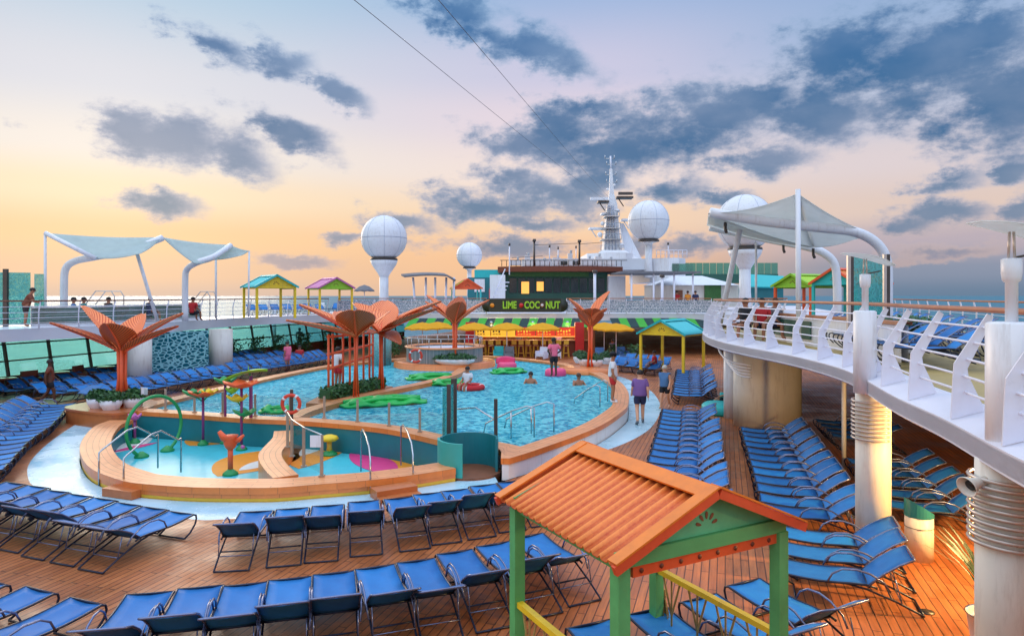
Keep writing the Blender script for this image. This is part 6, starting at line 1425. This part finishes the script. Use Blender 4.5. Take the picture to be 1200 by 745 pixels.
# ================================================================ people
def skin_mesh(verts, edges, radii, root, name, m, sub=2):
    me=bpy.data.meshes.new(name); me.from_pydata(verts,edges,[]); o=bpy.data.objects.new('tmp_skin',me); col.objects.link(o)
    md=o.modifiers.new('s','SKIN'); md.use_smooth_shade=True; sv=me.skin_vertices[0].data
    for i,r in enumerate(radii): sv[i].radius=(r*1.16,r*1.16)
    for i in range(len(verts)): sv[i].use_root=(i==root)
    sb=o.modifiers.new('b','SUBSURF'); sb.levels=sub; sb.render_levels=sub
    dg=bpy.context.evaluated_depsgraph_get(); out=bpy.data.meshes.new_from_object(o.evaluated_get(dg)); bpy.data.objects.remove(o)
    out.name=name; out.materials.clear(); out.materials.append(MATS[m]); return out
def link(me,name,parent): o=bpy.data.objects.new(name,me); col.objects.link(o); o.parent=parent; return o
def pose(kind):
    J=dict(pel=(0,0,.95),sp=(0,.01,1.16),ch=(0,.01,1.34),nk=(0,0,1.49),hb=(0,.02,1.56),hd=(0,.03,1.655),tp=(0,.02,1.735))
    for s,k in((-1,'l'),(1,'r')):
        J['h'+k]=(s*.095,0,.90);J['k'+k]=(s*.10,.02,.49);J['a'+k]=(s*.105,-.03,.085);J['t'+k]=(s*.125,.13,.03)
        J['s'+k]=(s*.185,0,1.41);J['e'+k]=(s*.245,-.03,1.13);J['w'+k]=(s*.255,.05,.90);J['p'+k]=(s*.255,.08,.825)
    def mv(k,dx,dy,dz): J[k]=(J[k][0]+dx,J[k][1]+dy,J[k][2]+dz)
    if kind=='walk':
        mv('kr',0,.14,.02);mv('ar',0,.20,.02);mv('tr',0,.20,.03);mv('kl',0,-.06,.01);mv('al',0,-.30,.06);mv('tl',0,-.30,.0);mv('el',0,.08,0);mv('wl',0,.2,.05);mv('pl',0,.24,.06);mv('er',0,-.1,0);mv('wr',0,-.16,.03);mv('pr',0,-.18,.03)
    if kind=='hips':
        mv('wr',-.10,.06,.12);mv('pr',-.13,.02,.17);mv('wl',.10,.06,.12);mv('pl',.13,.02,.17);mv('el',-.08,-.06,.04);mv('er',.08,-.06,.04)
    if kind=='sit':
        for k in J: J[k]=(J[k][0],J[k][1],J[k][2]-.47)
        for s,k in((-1,'l'),(1,'r')):
            J['h'+k]=(s*.10,.03,.44);J['k'+k]=(s*.13,.46,.50);J['a'+k]=(s*.13,.50,.09);J['t'+k]=(s*.14,.66,.03)
            J['e'+k]=(s*.24,.03,.70);J['w'+k]=(s*.18,.26,.62);J['p'+k]=(s*.17,.34,.585)
    if kind=='lounge':
        J.update(pel=(0,0,.46),sp=(0,-.14,.60),ch=(0,-.28,.73),nk=(0,-.39,.84),hb=(0,-.42,.90),hd=(0,-.44,.99),tp=(0,-.46,1.07))
        for s,k in((-1,'l'),(1,'r')):
            J['h'+k]=(s*.1,.04,.45);J['k'+k]=(s*.11,.44,.62 if s<0 else .5);J['a'+k]=(s*.11,.72 if s<0 else .86,.42);J['t'+k]=(s*.12,.86 if s<0 else .93,.42 if s<0 else .56)
            J['s'+k]=(s*.18,-.33,.79);J['e'+k]=(s*.26,-.18,.58);J['w'+k]=(s*.2,.05,.6);J['p'+k]=(s*.16,.12,.6)
    if kind=='swim':
        for k in J: J[k]=(J[k][0],J[k][1],J[k][2]-1.25)
        for s,k in((-1,'l'),(1,'r')):
            J['e'+k]=(s*.30,.10,-.04);J['w'+k]=(s*.22,.32,-.03);J['p'+k]=(s*.2,.40,-.04)
    if kind=='lift':
        mv('er',.10,.1,.16);mv('wr',.06,.22,.5);mv('pr',.04,.24,.6)
    if kind=='lean':
        for k in('sp','ch','nk','hb','hd','tp','sl','sr'): z=J[k][2]-.95; mv(k,0,z*.35,-z*.06)
        for s,k in((-1,'l'),(1,'r')): J['e'+k]=(s*.26,.3,1.12);J['w'+k]=(s*.12,.48,1.08);J['p'+k]=(s*.06,.5,1.08)
    return J
CH_=['pel','sp','ch','nk','hb','hd','tp']
def person(loc, rz, label, kind='stand', skin='skin_light', hair='hair_dark', top='cloth_white', bottom='cloth_navy', H=1.74, fat=1.0, hairlong=False, hat=None, shoes=None, sleeve=True, group=None, sub=1):
    J=pose(kind); S_=H/1.74
    t=thing('person',label,'person',loc,rz,group); t.scale=(S_,)*3
    ks=list(J); ix={k:i for i,k in enumerate(ks)}
    rad=dict(pel=.135*fat,sp=.125*fat,ch=.14*(.5+.5*fat),nk=.058,hb=.062,hd=.098,tp=.055)
    for k in'lr': rad.update({'h'+k:.095,'k'+k:.058,'a'+k:.042,'t'+k:.036,'s'+k:.066,'e'+k:.043,'w'+k:.03,'p'+k:.036})
    E=[('pel','sp'),('sp','ch'),('ch','nk'),('nk','hb'),('hb','hd'),('hd','tp')]
    for k in'lr': E+=[('pel','h'+k),('h'+k,'k'+k),('k'+k,'a'+k),('a'+k,'t'+k),('ch','s'+k),('s'+k,'e'+k),('e'+k,'w'+k),('w'+k,'p'+k)]
    me=skin_mesh([J[k] for k in ks],[(ix[a],ix[b]) for a,b in E],[rad[k] for k in ks],0,'body',skin,sub)
    # fingers, nose and ears rooted in the same mesh
    b=MB()
    for k in'lr':
        w=Vector(J['w'+k]); p=Vector(J['p'+k]); d=(p-w).normalized(); sd=d.cross(Vector((0,0,1)) if abs(d.z)<.8 else Vector((1,0,0))).normalized(); dn=sd.cross(d).normalized()
        for q,l in((-1.5,.06),(-.5,.072),(.5,.068),(1.5,.055)):
            a=p+sd*q*.017; b.tube([a-d*.01,a+d*l*.5+dn*.004,a+d*l+dn*.018],[.0095,.009,.006],6)
        b.tube([w+d*.02+sd*.02,w+d*.05+sd*.05,w+d*.085+sd*.055],[.012,.011,.008],6)
    hd=Vector(J['hd']); b.tube([hd+Vector((0,.085,.015)),hd+Vector((0,.115,-.015)),hd+Vector((0,.095,-.03))],[.01,.016,.012],6)
    for s in(-1,1): b.ball(hd+Vector((s*.098,-.005,-.01)),.024,8)
    bm=bmesh.new(); bm.from_mesh(me); n0=b.build('tmpx',skin); bm.from_mesh(n0.data); bm.to_mesh(me); bm.free(); bpy.data.objects.remove(n0)
    for pg in me.polygons: pg.use_smooth=True
    body=link(me,'body',t)
    for s in(-1,1):
        b=MB(); b.ball(hd+Vector((s*.034,.088,.012)),.012,6); b.build('eye','black_paint',body)
    b=MB(); b.tube([hd+Vector((-.025,.088,-.05)),hd+Vector((0,.096,-.052)),hd+Vector((.025,.088,-.05))],.006,5); b.build('mouth','cloth_red',body)
    def cloth(keys,edges,rr,name,m):
        i2={k:i for i,k in enumerate(keys)}
        link(skin_mesh([J2[k] for k in keys],[(i2[a],i2[c]) for a,c in edges],[rr[k] for k in keys],0,name,m,sub),name,t)
    J2={k:Vector(v) for k,v in J.items()}
    for k in'lr':
        J2['m'+k]=J2['s'+k].lerp(J2['e'+k],.75 if sleeve else .12); J2['q'+k]=J2['h'+k].lerp(J2['k'+k],.72)
    J2['hm']=J2['pel']+(J2['pel']-J2['sp'])*.22
    if top:
        rr=dict(hm=.158*fat,pel=.162*fat,sp=.152*fat,ch=.165*(.5+.5*fat),nk=.075,sl=.084,sr=.084,ml=.07,mr=.07)
        J2['nk']=J2['ch'].lerp(J2['nk'],.75)
        cloth(['ch','sp','pel','hm','nk','sl','sr','ml','mr'],[('ch','sp'),('sp','pel'),('pel','hm'),('ch','nk'),('ch','sl'),('ch','sr'),('sl','ml'),('sr','mr')],rr,'top',top)
    if bottom and kind!='swim':
        rr=dict(pel=.152*fat,hl=.118,hr=.118,ql=.092,qr=.092,sp=.13*fat); J2['sp2']=J2['pel'].lerp(J2['sp'],.25); rr['sp2']=.15*fat
        cloth(['pel','sp2','hl','hr','ql','qr'],[('pel','sp2'),('pel','hl'),('pel','hr'),('hl','ql'),('hr','qr')],rr,'shorts',bottom)
    b=MB(); hc=hd+Vector((0,-.018,.022)); b.lathe([(.112*math.sin(math.pi*i/10+.0001),.118*math.cos(math.pi*i/10)) for i in range(0,7)],hc,14,sy=1.08)
    if hairlong: b.tube([hc+Vector((0,-.05,0)),hc+Vector((0,-.10,-.12)),hc+Vector((0,-.10,-.28))],[.1,.085,.05],10)
    b.build('hair',hair,t)
    if hat: b=MB(); b.lathe([(.125,.03),(.12,.10),(.07,.145),(.0001,.15)],hc,16); b.lathe([(.0001,.03),(.19,.02),(.19,.03)],hc+Vector((0,.03,0)),16,caps=False); b.build('hat',hat,t)
    if shoes:
        for k in'lr': b=MB(); a=Vector(J['a'+k]); c=Vector(J['t'+k]); b.tube([a+Vector((0,-.05,-.04)),a+Vector((0,.02,-.03)),c,c+(c-a)*.25],[.045,.052,.046,.03],8); b.build('shoe',shoes,t)
    return t
def at(px,py,z=0): p=W(px,py,z); return (p.x,p.y,z)
person(at(750,496),R(-6),'man in a purple shirt and dark shorts walking away on the wading path','walk','skin_light','hair_dark','cloth_purple','cloth_navy',1.76,1.45,shoes='cloth_grey',sub=2)
person(at(718,471,.5),R(-95),'man in a white shirt and red trousers standing on the pool coping','stand','skin_tan','hair_dark','cloth_white','cloth_red',1.72,1.0,shoes='cloth_white',sub=2,hat='cloth_black')
person(at(779,479),R(150),'grey haired person in a blue tank top beside the far lounger column','walk','skin_light','hair_grey','cloth_blue','cloth_black',1.62,1.15,sleeve=False,sub=2)
person(at(649,441,.9),R(20),'bather in a pink top and black shorts standing on the pool lounger','hips','skin_dark','hair_dark','cloth_pink','cloth_black',1.6,1.05,group=None)
person(at(622,449,.33),R(170),'swimmer shoulder deep in the main pool, left of the other swimmer','swim','skin_tan','hair_dark',None,None)
person(at(678,451,.33),R(200),'swimmer near the right side of the main pool','swim','skin_tan','hair_brown',None,None)
p=W(548,452,.5); person((p.x,p.y,.12),R(150),'person in white leaning on a red float at the tip of the divider','sit','skin_tan','hair_dark','cloth_white','cloth_red',1.6,1.0)
p=W(551,456,.33); t=thing('swim_ring','red and white swim ring at the tip of the curved divider','swim ring',(p.x,p.y,.42)); b=MB(); b.tube([(math.cos(2*math.pi*k/24)*.5,math.sin(2*math.pi*k/24)*.5,0) for k in range(24)],.13,10,closed=True); b.build('ring','cloth_red',t)
for k in range(3): b=MB(); b.tube([(math.cos(2*math.pi*k/3+q*.12)*.5,math.sin(2*math.pi*k/3+q*.12)*.5,0) for q in range(4)],.135,10); b.build('stripe','white_paint',t)
person(at(396,455,.5),R(-30),'person in a white top and red shorts behind the orange pole frame','hips','skin_tan','hair_dark','cloth_white','cloth_red',1.66)
person(at(58,473),R(-60),'person in brown clothes walking between the left lounger rows','walk','skin_dark','hair_dark','rust','cloth_black',1.72)
person(at(337,434),R(60),'person wrapped in a pink towel by the port loungers','stand','skin_tan','hair_dark','cloth_pink','cloth_pink',1.62,1.2)
person(at(351,428),R(200),'person in dark clothes sitting behind the one in pink','sit','skin_tan','hair_dark','cloth_red','cloth_navy',1.65)
p=W(850,480); person((p.x+.1,p.y,-.08),R(60),'person in a dark swimsuit sitting on the round teal daybed','sit','skin_tan','hair_dark','cloth_black','cloth_black',1.65,.95,hairlong=True,sleeve=False)
p=W(767,437); person((p.x,p.y,0),R(90),'person in red sitting among the angled loungers','sit','skin_tan','hair_dark','cloth_red','cloth_navy',1.65)
p=W(718,418); person((p.x,p.y,0),R(170),'person in lilac sitting near the yellow umbrellas','sit','skin_tan','hair_dark','cloth_purple','cloth_white',1.65)
person(at(608,416),R(0),'guest in grey standing at the pool bar, left of centre','stand','skin_tan','hair_dark','cloth_grey','cloth_navy',1.7); person(at(655,417),R(10),'guest in white standing at the pool bar, right of centre','lean','skin_light','hair_brown','cloth_white','cloth_blue',1.7)
# upper decks
UP=[(343,-60,'cloth_black','person in black leaning on the left deck railing, first of the group','lean',35,86),(-1,0,0,0,0,0,0)]
def up(px,Y,label,kind,top,bot,rz,skin='skin_tan',hair='hair_dark',H=1.68,**k):
    return person(((px-600)/800*Y,Y,ZU),rz,label,kind,skin,hair,top,bot,H,**k)
up(86,31.5,'person in pale blue at the left deck railing beside the green plants','sit','cloth_blue','cloth_navy',R(-60))
up(98,32,'person in dark green at the left deck railing, right of the one in blue','sit','cloth_teal','cloth_black',R(-40))
up(127,33,'dark haired person sitting behind the left railing near the strut','sit','cloth_black','cloth_black',R(-20))
up(176,34.5,'person in dark clothes sitting behind the railing at the leaning strut','sit','cloth_navy','cloth_black',R(-20))
up(226,36,'person in red sitting behind the left deck railing','sit','cloth_red','cloth_black',R(-10))
up(30,29.5,'person in brown standing at the far left behind the railing','lean','rust','cloth_black',R(-60))
up(874,20.5,'dark haired person seated behind the curved bench wall, leftmost','sit','cloth_black','cloth_black',R(120))
up(893,21.0,'person in red seated behind the curved bench wall','sit','cloth_red','cloth_navy',R(150)); up(908,21.2,'person in grey seated at the right of the bench group','sit','cloth_grey','cloth_navy',R(200),hair='hair_brown')
up(806,56,'person in orange by the white tent on the far deck','stand','orange_gold','cloth_navy',0); up(815,55,'person in navy standing by the white tent on the far deck','stand','cloth_navy','cloth_black',0); up(793,57,'person in red by the tent doorway on the far deck','stand','cloth_red','cloth_black',0)
person(at(351,411),R(0),'dark silhouette of a person standing behind the rear port windows row','stand','skin_dark','hair_dark','cloth_black','cloth_black',1.75)

# ---- more loungers on the upper decks
def uprow(p0,p1,n,d,label,group): along(p0,p1,n,d,label,group,ZU)
uprow((10.0,25.0,0),(7.2,13.2,0),15,AXN,'blue lounger on the right upper deck behind the railing, {} from the far end','loungers along the right upper deck railing')
uprow((12.6,26,0),(9.4,12.5,0),16,AXN,'blue lounger in the outer row of the right upper deck, {} from the far end','outer loungers on the right upper deck')
uprow((-17.0,45.5,0),(-13.6,49.8,0),7,(.6,-.8),'blue lounger by the left huts, {} from the left','loungers by the left huts')
uprow((-13.2,50.2,0),(-4,52.5,0),11,(.0,-1),'blue lounger on the far deck left of the lounge, {} from the left','loungers on the far deck')
# towels on a few
for (px,py,z,l) in((105,463,.40,'white towel left on a lounger in the left rows, nearest the planters'),):
    p=W(px,py,z); b=MB(); b.grid(lambda u,v:Vector((p.x-.3+u*.6,p.y-.3+v*.7,.50+.22*v+.02*math.sin(u*9+v*5))),8,8); tag(b.build('towel','cloth_blue',world=True,solid=.02),l,'towel')
# port side tables and plants by the windows
def plantclump(x,y,z,r,h,label,n=260,group='leafy plants along the port windows'):
    t=thing('leafy_plant',label,'plant',(x,y,z),0,group); b=MB(); b.tube([(0,0,0),(0,0,h*.6)],.03,6); b.build('stem','rust',t); b=MB(); rr=random.Random(int(abs(x*31+y*7)))
    for k in range(n):
        q=Vector((rr.gauss(0,.5)*r,rr.gauss(0,.5)*r,h*.5+rr.uniform(-.4,.5)*h)); d=Vector((rr.uniform(-1,1),rr.uniform(-1,1),rr.uniform(-.6,.8))).normalized(); s=rr.uniform(.08,.2); xx=d.orthogonal().normalized(); n0=b.add([q-d*s,q+xx*s*.3,q+d*s,q-xx*s*.3]); b.cur=k%2; b.face((n0,n0+1,n0+2,n0+3))
    b.cur=0; b.build('foliage',['leaf_dark','leaf_mid'],t); return t
for i,u in enumerate((34,36.2,38.5,41,44,47.5,51)):
    p=S(u,PORT+1.0); plantclump(p.x,p.y,0,.55,1.5,'leafy plant by the port windows, {} along from the mosaic screen'.format(ORD[i+1]))
for i,(px,Y) in enumerate(((456,46.5),(462,47.5),(720,46.2),(742,45.5))): plantclump((px-600)/800*Y,Y,0,.5,1.6 if i<2 else 1.0,'leafy plant near the pool bar, {} from the left'.format(ORD[i+1]),220,'plants near the pool bar')
for i,u in enumerate((14,16.5,19,21.5,24,26.5)):
    p=S(u,PORT+1.5); t=thing('cafe_table','small dark cafe table with chairs by the port windows, {} from the near end'.format(ORD[i+1]),'table',(p.x,p.y,0),0,'cafe tables by the port windows')
    b=MB(); b.lathe([(.4,.72),(.4,.75)],(0,0,0),18); b.build('table_top','teak',t); b=MB(); b.tube([(0,0,0),(0,0,.72)],.04,8); b.build('pedestal','dark_steel',t)
    q=p+AX*1.1+AR*.2; t=thing('armchair','dark brown armchair by the port windows, {} from the near end'.format(ORD[i+1]),'armchair',(q.x,q.y,0),.4*i,'armchairs by the port windows')
    b=MB(); b.box((0,0,.3),(.7,.7,.3)); b.build('seat','rust',t); b=MB(); b.box((0,.3,.65),(.7,.14,.6)); b.build('backrest','rust',t)
    for s in(-1,1): b=MB(); b.box((s*.34,0,.42),(.1,.7,.4)); b.build('arm','rust',t)
